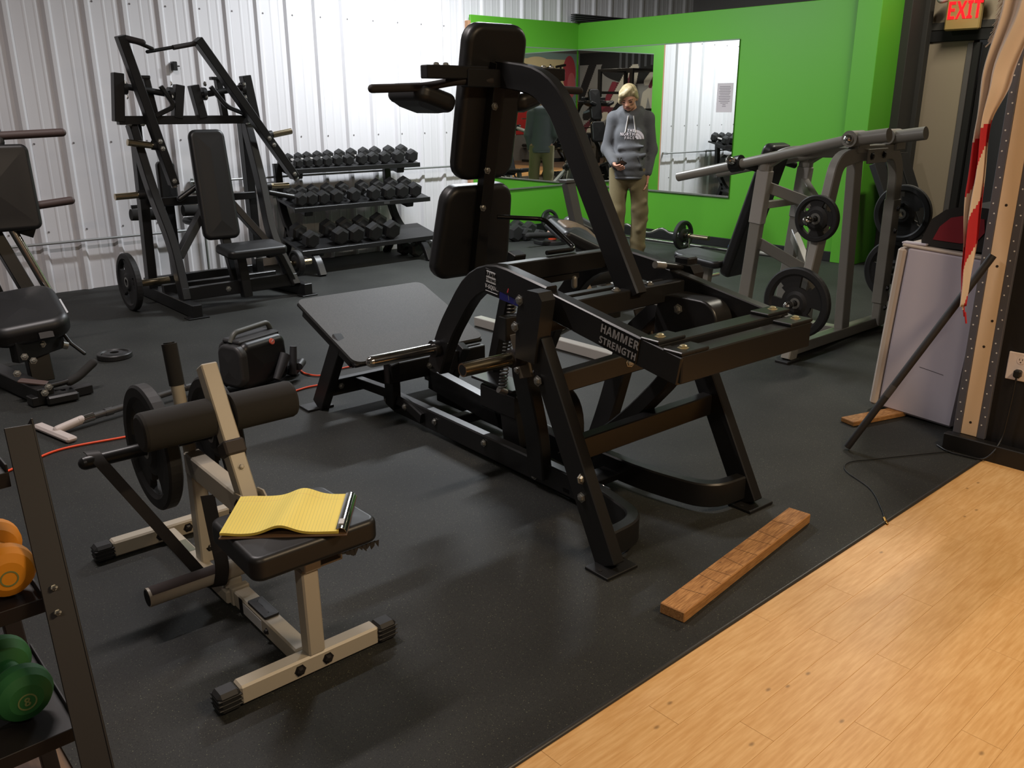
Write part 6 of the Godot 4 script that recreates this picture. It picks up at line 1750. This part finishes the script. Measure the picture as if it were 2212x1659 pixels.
func person() -> void:
	var turn = deg_to_rad(-49.0)
	var at = Vector3(6.84, 0, -5.89)
	var t = thing("person", "woman in a grey hoodie and khaki trousers standing and looking down at her phone", "person", at, turn)
	var PX = Transform3D(Basis(Vector3.UP, turn), at)
	# joints; x runs to her left, z forward
	var hipL = Vector3(0.095, 0.90, 0.0)
	var hipR = Vector3(-0.095, 0.90, 0.0)
	var kneeL = Vector3(0.125, 0.50, 0.03)
	var kneeR = Vector3(-0.105, 0.50, 0.03)
	var ankL = Vector3(0.115, 0.09, -0.03)
	var ankR = Vector3(-0.10, 0.09, -0.02)
	var shL = Vector3(0.160, 1.40, -0.01)
	var shR = Vector3(-0.160, 1.40, -0.01)
	var elL = Vector3(0.218, 1.10, -0.03)
	var elR = Vector3(-0.225, 1.11, -0.01)
	var wrL = Vector3(0.190, 0.865, 0.045)
	var wrR = Vector3(-0.145, 0.975, 0.185)
	var HT = Transform3D(Basis(Vector3.UP, -0.20) * Basis(Vector3.RIGHT, 0.48) * Basis(Vector3(0, 0, 1), 0.06), Vector3(-0.01, 1.505, 0.05))
	# body, one surface from head to feet
	var body = [
		[Vector3(0, 1.44, -0.01), Vector3(-0.006, 1.54, 0.03), 0.052, 0.05, 1.0],
		[Vector3(0, 1.38, 0), Vector3(0, 1.20, 0.0), 0.125, 0.115, 0.72], [Vector3(0, 1.20, 0), Vector3(0, 0.98, 0), 0.115, 0.125, 0.78], [Vector3(0, 0.95, 0), Vector3(0, 0.90, 0), 0.14, 0.13, 0.78],
		[Vector3(0, 1.40, -0.01), shL, 0.075, 0.055, 0.85], [Vector3(0, 1.40, -0.01), shR, 0.075, 0.055, 0.85],
		[shL, elL, 0.050, 0.038, 1.0], [shR, elR, 0.050, 0.038, 1.0], [elL, wrL, 0.038, 0.026, 1.0], [elR, wrR, 0.038, 0.026, 1.0],
		[hipL, kneeL, 0.085, 0.055, 1.0], [hipR, kneeR, 0.085, 0.055, 1.0], [kneeL, ankL, 0.052, 0.036, 1.0], [kneeR, ankR, 0.052, 0.036, 1.0],
		[ankL, ankL + Vector3(0.02, -0.05, 0.14), 0.035, 0.03, 1.0], [ankR, ankR + Vector3(-0.02, -0.05, 0.14), 0.035, 0.03, 1.0]]
	var mb = MB.new()
	nets(mb, body, 0.016, 0.05)
	# head on its own finer grid
	var H = func(x: float, y: float, z: float) -> Vector3: return HT * Vector3(x, y, z)
	var head = [
		[H.call(0, 0.125, -0.012), H.call(0, 0.12, 0.012), 0.082, 0.080, 1.0], [H.call(0, 0.085, 0.030), H.call(0, 0.045, 0.040), 0.060, 0.048, 1.0],
		[H.call(-0.03, 0.035, 0.035), H.call(0.03, 0.035, 0.035), 0.030, 0.030, 1.0], [H.call(0, 0.018, 0.066), H.call(0, 0.020, 0.070), 0.020, 0.018, 1.0],
		[H.call(0, 0.112, 0.088), H.call(0, 0.075, 0.106), 0.010, 0.013, 1.0], [H.call(-0.012, 0.073, 0.096), H.call(0.012, 0.073, 0.096), 0.010, 0.010, 1.0],
		[H.call(-0.035, 0.122, 0.075), H.call(0.035, 0.122, 0.075), 0.013, 0.013, 1.0], [H.call(-0.014, 0.047, 0.084), H.call(0.014, 0.047, 0.084), 0.012, 0.012, 1.0],
		[H.call(-0.040, 0.085, 0.064), H.call(-0.030, 0.080, 0.070), 0.018, 0.016, 1.0], [H.call(0.040, 0.085, 0.064), H.call(0.030, 0.080, 0.070), 0.018, 0.016, 1.0],
		[H.call(-0.080, 0.105, -0.008), H.call(-0.078, 0.075, -0.002), 0.014, 0.010, 1.0], [H.call(0.080, 0.105, -0.008), H.call(0.078, 0.075, -0.002), 0.014, 0.010, 1.0],
		[Vector3(-0.004, 1.47, 0.015), H.call(0, 0.03, -0.01), 0.05, 0.052, 1.0]]
	nets(mb, head, 0.006, 0.018)
	# right hand curled round the phone, left hand sliding into the pocket
	var hand = func(w: Vector3, d: Vector3, palm: Vector3, side: float, curl: float) -> Array:
		var y = d.normalized()
		var n = (palm - y * palm.dot(y)).normalized()
		var x = y.cross(n) * side
		var o = []
		var root = w + y * 0.015
		for i in 4:
			var xx: float = (i - 1.5) * 0.019
			var ln: float = [0.036, 0.041, 0.039, 0.031][i]
			var k0: Vector3 = root + y * 0.072 + x * xx
			o.append([root + x * xx * 0.6, k0, 0.0135, 0.0105, 1.0])
			var dir = y
			var p = k0
			for j in 3:
				dir = (dir * cos(curl) + n * sin(curl)).normalized()
				var q: Vector3 = p + dir * ln * [1.0, 0.75, 0.6][j]
				o.append([p, q, 0.0092 - j * 0.0007, 0.0086 - j * 0.0007, 1.0])
				p = q
		var tb: Vector3 = root + x * -0.026 + y * 0.012
		var tm: Vector3 = tb + (x * -0.55 + y * 0.55 + n * 0.6).normalized() * 0.040
		o.append([root + x * -0.01, tb, 0.015, 0.013, 1.0])
		o.append([tb, tm, 0.0125, 0.0105, 1.0])
		o.append([tm, tm + (y * 0.6 + n * 0.5 + x * 0.1).normalized() * 0.034, 0.0105, 0.009, 1.0])
		o.append([w - y * 0.03, root + y * 0.01, 0.026, 0.022, 1.0])
		return o
	var hd = (wrR - elR).normalized()
	var hr: Array = hand.call(wrR, Vector3(0.28, -0.30, 0.85), Vector3(0.75, 0.62, 0.0), 1.0, 0.42)
	nets(mb, hr, 0.005, 0.008)
	var hl: Array = hand.call(wrL, Vector3(-0.06, -0.95, 0.14), Vector3(-1, 0, 0.1), -1.0, 0.22)
	nets(mb, hl, 0.005, 0.008)
	var bodymesh = part(t, "body", mb.done(), M["skin"])
	# eyes, brows, lips
	for s in [-1.0, 1.0]:
		rod(bodymesh, "eye", [H.call(s * 0.022, 0.101, 0.087), H.call(s * 0.042, 0.100, 0.081)], 0.0065, mat("eye_dark", Color(0.13, 0.10, 0.09), 0.4), 8, true)
		rod(bodymesh, "eyebrow", [H.call(s * 0.018, 0.122, 0.093), H.call(s * 0.036, 0.127, 0.089), H.call(s * 0.052, 0.121, 0.076)], 0.004, mat("brow_brown", Color(0.36, 0.28, 0.21), 0.8), 6, true)
	rod(bodymesh, "lips", [H.call(-0.022, 0.043, 0.090), H.call(0, 0.046, 0.097), H.call(0.022, 0.043, 0.090)], 0.0065, mat("lip_pink", Color(0.66, 0.36, 0.33), 0.5), 8, true)
	# hair: short blond crop with a side-swept fringe
	var hair = [
		[H.call(0, 0.150, -0.022), H.call(0, 0.150, 0.008), 0.083, 0.076, 1.0], [H.call(0, 0.12, -0.050), H.call(0, 0.07, -0.052), 0.076, 0.058, 1.0],
		[H.call(0.060, 0.150, 0.0), H.call(0.074, 0.095, -0.010), 0.034, 0.022, 1.0], [H.call(0.055, 0.165, 0.040), H.call(0.076, 0.120, 0.026), 0.026, 0.013, 1.0],
		[H.call(-0.056, 0.155, 0.0), H.call(-0.078, 0.085, 0.002), 0.038, 0.026, 1.0], [H.call(0.030, 0.205, 0.030), H.call(-0.050, 0.165, 0.072), 0.026, 0.026, 1.0],
		[H.call(-0.050, 0.165, 0.072), H.call(-0.080, 0.085, 0.062), 0.027, 0.013, 1.0], [H.call(0.0, 0.192, 0.05), H.call(-0.062, 0.130, 0.085), 0.020, 0.012, 1.0],
		[H.call(-0.078, 0.10, 0.035), H.call(-0.076, 0.062, 0.030), 0.022, 0.012, 1.0], [H.call(0.022, 0.200, 0.052), H.call(-0.025, 0.168, 0.086), 0.018, 0.012, 1.0]]
	var hm = MB.new()
	nets(hm, hair, 0.0065, 0.018)
	var hmat = textured("hair_blond", wood_image(64, 64, Color(0.80, 0.74, 0.58), Color(0.52, 0.45, 0.32), 55), 0.5, 9.0)
	part(t, "hair", hm.done(), hmat)
	# hoodie: torso and sleeves, loose, hem at the hips
	var hoodie = [
		[Vector3(0, 1.355, 0.0), Vector3(0, 1.18, 0.005), 0.138, 0.142, 0.86], [Vector3(0, 1.18, 0.005), Vector3(0, 0.98, 0.01), 0.142, 0.156, 0.88], [Vector3(0, 0.98, 0.01), Vector3(0, 0.885, 0.005), 0.158, 0.152, 0.92],
		[Vector3(-0.06, 1.25, 0.065), Vector3(0.06, 1.25, 0.065), 0.078, 0.078, 0.8],
		[Vector3(0, 1.40, -0.01), shL, 0.095, 0.066, 0.9], [Vector3(0, 1.40, -0.01), shR, 0.095, 0.066, 0.9],
		[shL + Vector3(0.005, 0, 0), elL, 0.068, 0.056, 1.0], [shR - Vector3(0.005, 0, 0), elR, 0.068, 0.056, 1.0], [elL, wrL + Vector3(0, 0.02, 0), 0.056, 0.042, 1.0], [elR, wrR - hd * 0.012, 0.056, 0.042, 1.0],
		[Vector3(-0.085, 1.478, -0.02), Vector3(0.085, 1.478, -0.02), 0.046, 0.046, 1.0], [Vector3(-0.075, 1.455, 0.055), Vector3(-0.02, 1.41, 0.095), 0.036, 0.03, 1.0], [Vector3(0.075, 1.455, 0.055), Vector3(0.02, 1.41, 0.095), 0.036, 0.03, 1.0],
		[Vector3(-0.08, 1.45, -0.085), Vector3(0.08, 1.45, -0.085), 0.055, 0.055, 0.9],
		[Vector3(-0.10, 0.87, 0.0), Vector3(0.10, 0.87, 0.0), 0.060, 0.060, 2.0]]
	# soft creases
	for q in [[-0.16, 1.03, 0.05, 1.06], [0.15, 1.06, -0.02, 1.02], [-0.14, 0.94, 0.12, 0.95], [-0.10, 1.12, 0.13, 1.14]]:
		hoodie.append([Vector3(q[0], q[1], 0.118), Vector3(q[2], q[3], 0.132), 0.022, 0.014, 1.0])
	var cm = MB.new()
	nets(cm, hoodie, 0.0125, 0.04, func(p: Vector3) -> float: return 0.822 - p.y)
	var hood = part(t, "hoodie", cm.done(), M["hoodie_cloth"])
	rod(hood, "waistband", _ring(0.160, 0.138, 0.835, 0.005), 0.014, M["hoodie_cloth"], 8)
	# kangaroo pocket edge, drawstrings, chest print
	var front = func(x: float, y: float) -> Vector3:
		var z = 0.26
		for i in 40:
			var d = field_at(hoodie, Vector3(x, y, z), 0.04)
			if d < 0.001:
				break
			z -= maxf(d * 0.8, 0.0008)
		return Vector3(x, y, z)
	for s in [-1.0, 1.0]:
		var ln = []
		for i in 9:
			var y = 1.425 - i * 0.019
			ln.append(front.call(s * (0.026 + 0.003 * i), y) + Vector3(0, 0, 0.004))
		rod(hood, "drawstring", ln, 0.0055, mat("string_white", Color(0.86, 0.84, 0.83), 0.8), 6, true)
		var pk = []
		for i in 6:
			pk.append(front.call(s * (0.085 + 0.010 * i), 1.04 - 0.026 * i) + Vector3(0, 0, 0.002))
		rod(hood, "pocket_edge", pk, 0.0045, M["hoodie_cloth"], 6)
	var wm: Material = mat("print_white", Color(0.86, 0.82, 0.83), 0.7)
	var put = func(x0: float, word: int, y: float, size: float, right: bool) -> void:
		var s = ["THE", "NORTH", "FACE"][word]
		var adv = size * 0.72
		var xs = x0 - adv * s.length() if right else x0
		for i in s.length():
			var x = xs + adv * (i + 0.5)
			var c: Vector3 = front.call(x, y)
			var cx: Vector3 = front.call(x + 0.01, y) - front.call(x - 0.01, y)
			var cy: Vector3 = front.call(x, y + 0.008) - front.call(x, y - 0.008)
			var n = cx.cross(cy).normalized()
			text_part(hood, "chest_letter", s[i], size, 0.003, wm, Transform3D(Basis(cx.normalized(), n.cross(cx.normalized()), n), c + n * 0.002))
	put.call(0.045, 0, 1.290, 0.036, true)
	put.call(0.045, 1, 1.256, 0.040, true)
	put.call(0.045, 2, 1.222, 0.036, true)
	for r in [0.088, 0.062, 0.036]:
		for i in 8:
			var a0 = PI / 2 * i / 8.0
			var a1 = PI / 2 * (i + 0.96) / 8.0
			var r0: float = r - 0.0225
			var q = []
			for e in [[r0, a0], [r, a0], [r, a1], [r0, a1]]:
				q.append(front.call(0.050 + e[0] * cos(e[1]), 1.209 + e[0] * sin(e[1])) + Vector3(0, 0, 0.0035))
			var am = MB.new()
			am.quad(q[0], q[1], q[2], q[3], Vector3(0, 0, 1))
			am.quad(q[0] - Vector3(0, 0, 0.004), q[1] - Vector3(0, 0, 0.004), q[2] - Vector3(0, 0, 0.004), q[3] - Vector3(0, 0, 0.004), Vector3(0, 0, -1))
			part(hood, "chest_dome", am.done(), wm)
	# trousers, loose, bunched over the shoes
	var pants = [
		[Vector3(-0.02, 0.90, 0), Vector3(0.02, 0.90, 0), 0.148, 0.148, 0.82], [hipL, kneeL, 0.104, 0.080, 1.0], [hipR, kneeR, 0.104, 0.080, 1.0],
		[kneeL, ankL + Vector3(0, 0.02, 0.02), 0.082, 0.076, 1.0], [kneeR, ankR + Vector3(0, 0.02, 0.02), 0.082, 0.076, 1.0],
		[ankL + Vector3(-0.05, 0.11, 0.06), ankL + Vector3(0.06, 0.05, 0.06), 0.024, 0.024, 1.0], [ankR + Vector3(-0.05, 0.09, 0.06), ankR + Vector3(0.05, 0.04, 0.06), 0.024, 0.024, 1.0],
		[kneeL + Vector3(-0.06, 0.03, 0.05), kneeL + Vector3(0.05, 0.10, 0.06), 0.022, 0.02, 1.0], [kneeL + Vector3(0.0, -0.18, 0.055), kneeL + Vector3(0.07, -0.08, 0.035), 0.022, 0.018, 1.0],
		[Vector3(0.04, 0.72, 0.09), Vector3(0.16, 0.80, 0.06), 0.022, 0.02, 1.0]]
	var pm = MB.new()
	nets(pm, pants, 0.0135, 0.035, func(p: Vector3) -> float: return maxf(0.035 - p.y, p.y - 0.93))
	part(t, "trousers", pm.done(), M["khaki_cloth"])
	for a in [[ankL, 0.10], [ankR, -0.16]]:
		var sm = MB.new()
		var fwd = Vector3(sin(a[1]), 0, cos(a[1]))
		var g: Vector3 = Vector3(a[0].x, 0, a[0].z)
		nets(sm, [[g + Vector3(0, 0.045, 0) - fwd * 0.03, g + Vector3(0, 0.038, 0) + fwd * 0.15, 0.042, 0.036, 1.0], [g + Vector3(0, 0.05, 0), g + Vector3(0, 0.09, 0), 0.042, 0.042, 1.0]], 0.009, 0.03, func(p: Vector3) -> float: return 0.003 - p.y)
		part(t, "shoe", sm.done(), mat("shoe_tan", Color(0.42, 0.36, 0.27), 0.7))
	# phone in her right hand
	var hc: Vector3 = wrR + Vector3(0.28, -0.30, 0.85).normalized() * 0.085 + Vector3(0.035, 0.030, 0.0)
	var ph = thing("phone", "black phone held in the right hand of the standing woman", "phone", PX * hc, turn)
	var pb = MB.new()
	pb.pad(Transform3D(look(Vector3.ZERO, Vector3(0.25, 0.75, -0.60), Vector3(0.5, 0.3, 0.8)).basis, Vector3.ZERO), 0.070, 0.142, 0.009, 0.010, 0.003, 0.0)
	part(ph, "body", pb.done(), mat("phone_black", Color(0.07, 0.065, 0.07), 0.3))

func _ring(rx: float, rz: float, y: float, z: float) -> Array:
	var o = []
	for i in 33:
		var a = TAU * i / 32.0
		o.append(Vector3(cos(a) * rx, y, z + sin(a) * rz))
	return o

# ---------------------------------------------------------------- small dumbbell stand cut by the left corner of the frame
func vinyl_dumbbell(at: Vector3, turn: float, m: Material, label: String, r: float, num: String) -> void:
	var d = thing("vinyl_dumbbell", label, "dumbbell", at, turn)
	for s in [-1.0, 1.0]:
		var h = MB.new()
		h.lathe([[0.0, 0.030], [r * 0.55, 0.0295], [r * 0.86, 0.022], [r, 0.008], [r, -0.010], [r * 0.8, -0.028], [r * 0.42, -0.036], [0.0, -0.036]], 28, along(Vector3(0, 0, s * 0.062), Vector3(0, 0, s)))
		part(d, "head", h.done(), m)
	rod(d, "handle", [Vector3(0, 0, -0.05), Vector3(0, 0, 0), Vector3(0, 0, 0.05)], r * 0.42, m, 18)
	var em = MB.new()
	em.lathe([[r * 0.26, 0.0], [r * 0.26, 0.0012], [r * 0.31, 0.0012], [r * 0.31, 0.0]], 22, along(Vector3(0.0, -0.004, 0.0915), Vector3(0, 0, 1)))
	var e = part(d, "emblem", em.done(), mat("emboss_tan", Color(0.42, 0.47, 0.28), 0.6))
	if num != "":
		text_part(e, "emblem_number", num, r * 0.42, 0.0015, M["emboss_tan"], Transform3D(Basis(), Vector3(0.0, -0.004, 0.0925)))

func corner_rack() -> void:
	var t = thing("dumbbell_stand", "dark sheet-metal dumbbell stand cut by the photo's lower left corner", "dumbbell stand", Vector3(0.1, 0, -1.6))
	var O = Vector3(0.1, 0, -1.6)
	var k: Material = mat("stand_dark", Color(0.075, 0.055, 0.055), 0.55)
	var V = func(x: float, y: float, z: float) -> Vector3: return Vector3(x, y, z) - O
	for q in [[0.0], [-0.75]]:
		beam(t, "front_post", V.call(0.236 + q[0], -0.008, -1.085), V.call(0.305 + q[0], 0.985, -1.672), 0.048, 0.004, k, Vector3(0, 0.5, 0.86), 0.001)
		beam(t, "post_flange", V.call(0.259 + q[0], -0.008, -1.10), V.call(0.328 + q[0], 0.985, -1.69), 0.004, 0.036, k, Vector3(0, 0.5, 0.86), 0.001)
		beam(t, "back_leg", V.call(0.30 + q[0], -0.008, -2.02), V.call(0.23 + q[0], 0.98, -1.80), 0.035, 0.03, mat("leg_blue", Color(0.20, 0.195, 0.215), 0.5), Vector3(0, 0, 1), 0.003)
	for q in [[0.49, -1.455, 0.30], [0.705, -1.545, 0.28], [0.915, -1.64, 0.16]]:
		var tr = MB.new()
		tr.box(Transform3D(Basis(), V.call(-0.11, q[0], q[1] - q[2] / 2)), Vector3(0.76, 0.004, q[2]), 0.001)
		tr.box(Transform3D(Basis(), V.call(-0.11, q[0] - 0.012, q[1])), Vector3(0.76, 0.028, 0.004), 0.001)
		tr.box(Transform3D(Basis(), V.call(0.268, q[0] + 0.006, q[1] - q[2] / 2)), Vector3(0.004, 0.02, q[2]), 0.001)
		part(t, "tray", tr.done(), k)
	slab(t, "price_tag", V.call(0.20, 0.9185, -1.66), Vector3(0.06, 0.002, 0.03), mat("tag_orange", Color(0.80, 0.28, 0.16), 0.6), 0.0005)
	bolts(t, [V.call(0.277, 0.70, -1.49), V.call(0.283, 0.735, -1.515)], Vector3(0.3, 0.4, 0.9), 0.004)
	var gr = mat("vinyl_green", Color(0.12, 0.36, 0.17), 0.65)
	var ye = mat("vinyl_yellow", Color(0.83, 0.53, 0.08), 0.65)
	vinyl_dumbbell(Vector3(0.204, 0.545, -1.60), 0.05, gr, "green vinyl dumbbell on the lowest visible tray of the dark stand", 0.0505, "8")
	vinyl_dumbbell(Vector3(0.232, 0.757, -1.655), -0.05, ye, "yellow vinyl dumbbell on the middle tray of the dark stand", 0.047, "")

# ---------------------------------------------------------------- the room behind the camera, seen only in the mirrors
func brush(im: Image, pts: Array, w: float, c: Color) -> void:
	for i in pts.size() - 1:
		var a: Vector2 = pts[i]
		var b: Vector2 = pts[i + 1]
		var n = int(a.distance_to(b) / maxf(1.0, w * 0.3)) + 1
		for k in n + 1:
			var p = a.lerp(b, float(k) / n)
			im.fill_rect(Rect2i(int(p.x - w / 2), int(p.y - w / 2), int(w), int(w)), c)
			im.fill_rect(Rect2i(int(p.x - w * 0.62), int(p.y - w * 0.3), int(w * 1.24), int(w * 0.6)), c)

func blob(im: Image, c: Vector2, r: Vector2, col: Color) -> void:
	for y in range(int(-r.y), int(r.y)):
		var w = r.x * sqrt(maxf(0.0, 1.0 - pow(y / r.y, 2.0)))
		im.fill_rect(Rect2i(int(c.x - w), int(c.y + y), int(w * 2), 1), col)

func back_of_room() -> void:
	# west wall: painted sign on cream with red below; south wall: big letters in grey, white and plum
	var W = Image.create(1024, 768, false, Image.FORMAT_RGB8)
	W.fill(Color(0.52, 0.62, 0.62))
	var cream = Color(0.87, 0.81, 0.65)
	W.fill_rect(Rect2i(60, 60, 730, 300), cream)
	blob(W, Vector2(330, 210), Vector2(330, 170), cream)
	blob(W, Vector2(860, 190), Vector2(110, 170), Color(0.72, 0.28, 0.33))
	blob(W, Vector2(900, 300), Vector2(70, 120), Color(0.80, 0.42, 0.45))
	W.fill_rect(Rect2i(610, 360, 260, 408), Color(0.85, 0.70, 0.32))
	brush(W, [Vector2(820, 430), Vector2(740, 470), Vector2(860, 540), Vector2(780, 640), Vector2(850, 700)], 60, Color(0.88, 0.36, 0.14))
	W.fill_rect(Rect2i(0, 390, 470, 378), Color(0.68, 0.15, 0.15))
	blob(W, Vector2(500, 430), Vector2(110, 130), cream)
	var ink = Color(0.10, 0.09, 0.08)
	var L = func(ps: Array, w: float) -> void:
		var v = []
		for p in ps: v.append(Vector2(p[0], p[1]))
		brush(W, v, w, ink)
	L.call([[120, 110], [110, 290], [180, 270], [200, 190], [150, 120], [115, 110]], 16)
	L.call([[285, 150], [240, 190], [235, 250], [280, 285], [320, 240], [315, 180], [285, 150]], 14)
	L.call([[350, 240], [400, 220], [395, 160], [350, 170], [340, 240], [370, 290], [415, 270]], 14)
	L.call([[520, 140], [440, 150], [440, 210], [510, 240], [515, 310], [440, 330]], 18)
	L.call([[545, 120], [560, 150], [540, 170]], 24)
	L.call([[565, 340], [570, 210], [640, 340], [645, 210]], 14)
	L.call([[640, 130], [790, 110]], 22)
	L.call([[715, 120], [700, 320]], 24)
	L.call([[455, 400], [530, 400]], 16)
	L.call([[500, 390], [480, 470]], 16)
	L.call([[455, 440], [540, 470]], 16)
	var m = textured("mural_west", W, 0.8)
	var q = MB.new()
	q.quad(Vector3(-0.85, 0.72, 3.24), Vector3(-3.40, 0.72, 3.24), Vector3(-3.40, 2.98, 3.24), Vector3(-0.85, 2.98, 3.24), Vector3(0, 0, -1))
	q.quad(Vector3(-0.85, 0.72, 3.249), Vector3(-3.40, 0.72, 3.249), Vector3(-3.40, 2.98, 3.249), Vector3(-0.85, 2.98, 3.249), Vector3(0, 0, 1))
	one("wall_mural", q.done(), m, "painted wall with black hand lettering on cream seen in the narrow corner mirror", "mural")
	var S = Image.create(1024, 640, false, Image.FORMAT_RGB8)
	var grey = Color(0.62, 0.64, 0.66)
	var dark = Color(0.16, 0.17, 0.19)
	var plum = Color(0.44, 0.22, 0.28)
	var white = Color(0.88, 0.88, 0.85)
	S.fill(grey)
	S.fill_rect(Rect2i(0, 0, 1024, 90), dark)
	blob(S, Vector2(650, 120), Vector2(420, 120), dark)
	for i in 9:
		S.fill_rect(Rect2i(420 + i * 62, 0, 22, 150 - i * 8), Color(0.38, 0.40, 0.44))
	var st = func(c: Color, w: float, ps: Array) -> void:
		var v = []
		for p in ps: v.append(Vector2(p[0], p[1]))
		brush(S, v, w, c)
	st.call(dark, 60, [[150, 70], [20, 330]])
	st.call(plum, 70, [[420, 260], [330, 400], [180, 520], [60, 600]])
	st.call(Color(0.58, 0.24, 0.32), 40, [[370, 240], [290, 380], [220, 420]])
	st.call(white, 60, [[370, 380], [420, 300], [500, 190], [580, 130], [560, 230], [470, 330], [400, 350]])
	st.call(plum, 34, [[470, 290], [540, 200], [550, 160]])
	st.call(white, 46, [[700, 230], [760, 170], [800, 200], [740, 290], [690, 320], [660, 470]])
	st.call(white, 40, [[730, 300], [790, 460]])
	st.call(plum, 26, [[735, 260], [770, 200]])
	st.call(white, 56, [[900, 260], [930, 180], [970, 160], [960, 240], [910, 280]])
	st.call(plum, 26, [[925, 240], [950, 190]])
	st.call(dark, 50, [[300, 640], [330, 520], [430, 400]])
	st.call(dark, 60, [[80, 480], [190, 400], [160, 520]])
	st.call(white, 50, [[120, 600], [230, 500], [290, 470]])
	st.call(Color(0.45, 0.55, 0.62), 14, [[60, 450], [140, 430], [200, 470]])
	var m2 = textured("mural_south", S, 0.8)
	var q2 = MB.new()
	q2.quad(Vector3(-3.44, 0.6, 3.24), Vector3(-3.44, 0.6, -0.6), Vector3(-3.44, 3.0, -0.6), Vector3(-3.44, 3.0, 3.24), Vector3(1, 0, 0))
	q2.quad(Vector3(-3.449, 0.6, 3.24), Vector3(-3.449, 0.6, -0.6), Vector3(-3.449, 3.0, -0.6), Vector3(-3.449, 3.0, 3.24), Vector3(-1, 0, 0))
	one("wall_mural", q2.done(), m2, "painted wall with large white and plum letters seen in the wide mirror", "mural")
	# power rack and a bar in front of the murals
	var k: Material = M["black_steel"]
	var r = thing("power_rack", "tall black power rack seen only in the wide mirror behind the woman", "power rack", Vector3(-2.5, 0, 0.45), 0.1)
	for x in [-0.6, 0.6]:
		for z in [-0.5, 0.55]:
			beam(r, "post", Vector3(x, -0.008, z), Vector3(x, 2.45, z), 0.09, 0.09, k, Vector3(0, 0, 1))
		beam(r, "top_rail", Vector3(x, 2.42, -0.5), Vector3(x, 2.42, 0.55), 0.07, 0.07, k)
		beam(r, "safety_rail", Vector3(x, 0.85, -0.5), Vector3(x, 0.85, 0.55), 0.06, 0.07, k)
	for q3 in [[2.42, -0.5], [2.42, 0.55], [1.85, 0.55], [1.4, -0.5]]:
		beam(r, "crossbar", Vector3(-0.6, q3[0], q3[1]), Vector3(0.6, q3[0], q3[1]), 0.06, 0.07, k)
	for i in 3:
		rod(r, "band_peg", [Vector3(0.6, 1.2 - i * 0.25, -0.5), Vector3(0.85, 1.2 - i * 0.25, -0.5)], 0.03, k, 12)
	var b = thing("bench_press", "barbell bench seen only in the narrow corner mirror", "exercise bench", Vector3(-1.15, 0, 2.35), PI / 2)
	for z in [-0.5, 0.5]:
		beam(b, "upright", Vector3(0.3, -0.008, z), Vector3(0.2, 1.15, z), 0.06, 0.07, k, Vector3(1, 0, 0))
		beam(b, "foot", Vector3(-0.4, 0.03, z), Vector3(0.5, 0.03, z), 0.06, 0.06, k)
	rod(b, "bar", [Vector3(0.22, 1.18, -1.1), Vector3(0.22, 1.18, 1.1)], 0.014, M["chrome"], 12)
	slab(b, "pad", Vector3(-0.3, 0.42, 0), Vector3(1.1, 0.08, 0.28), M["vinyl"], 0.03)
	beam(b, "post", Vector3(-0.3, -0.008, 0), Vector3(-0.3, 0.38, 0), 0.06, 0.06, k, Vector3(1, 0, 0))
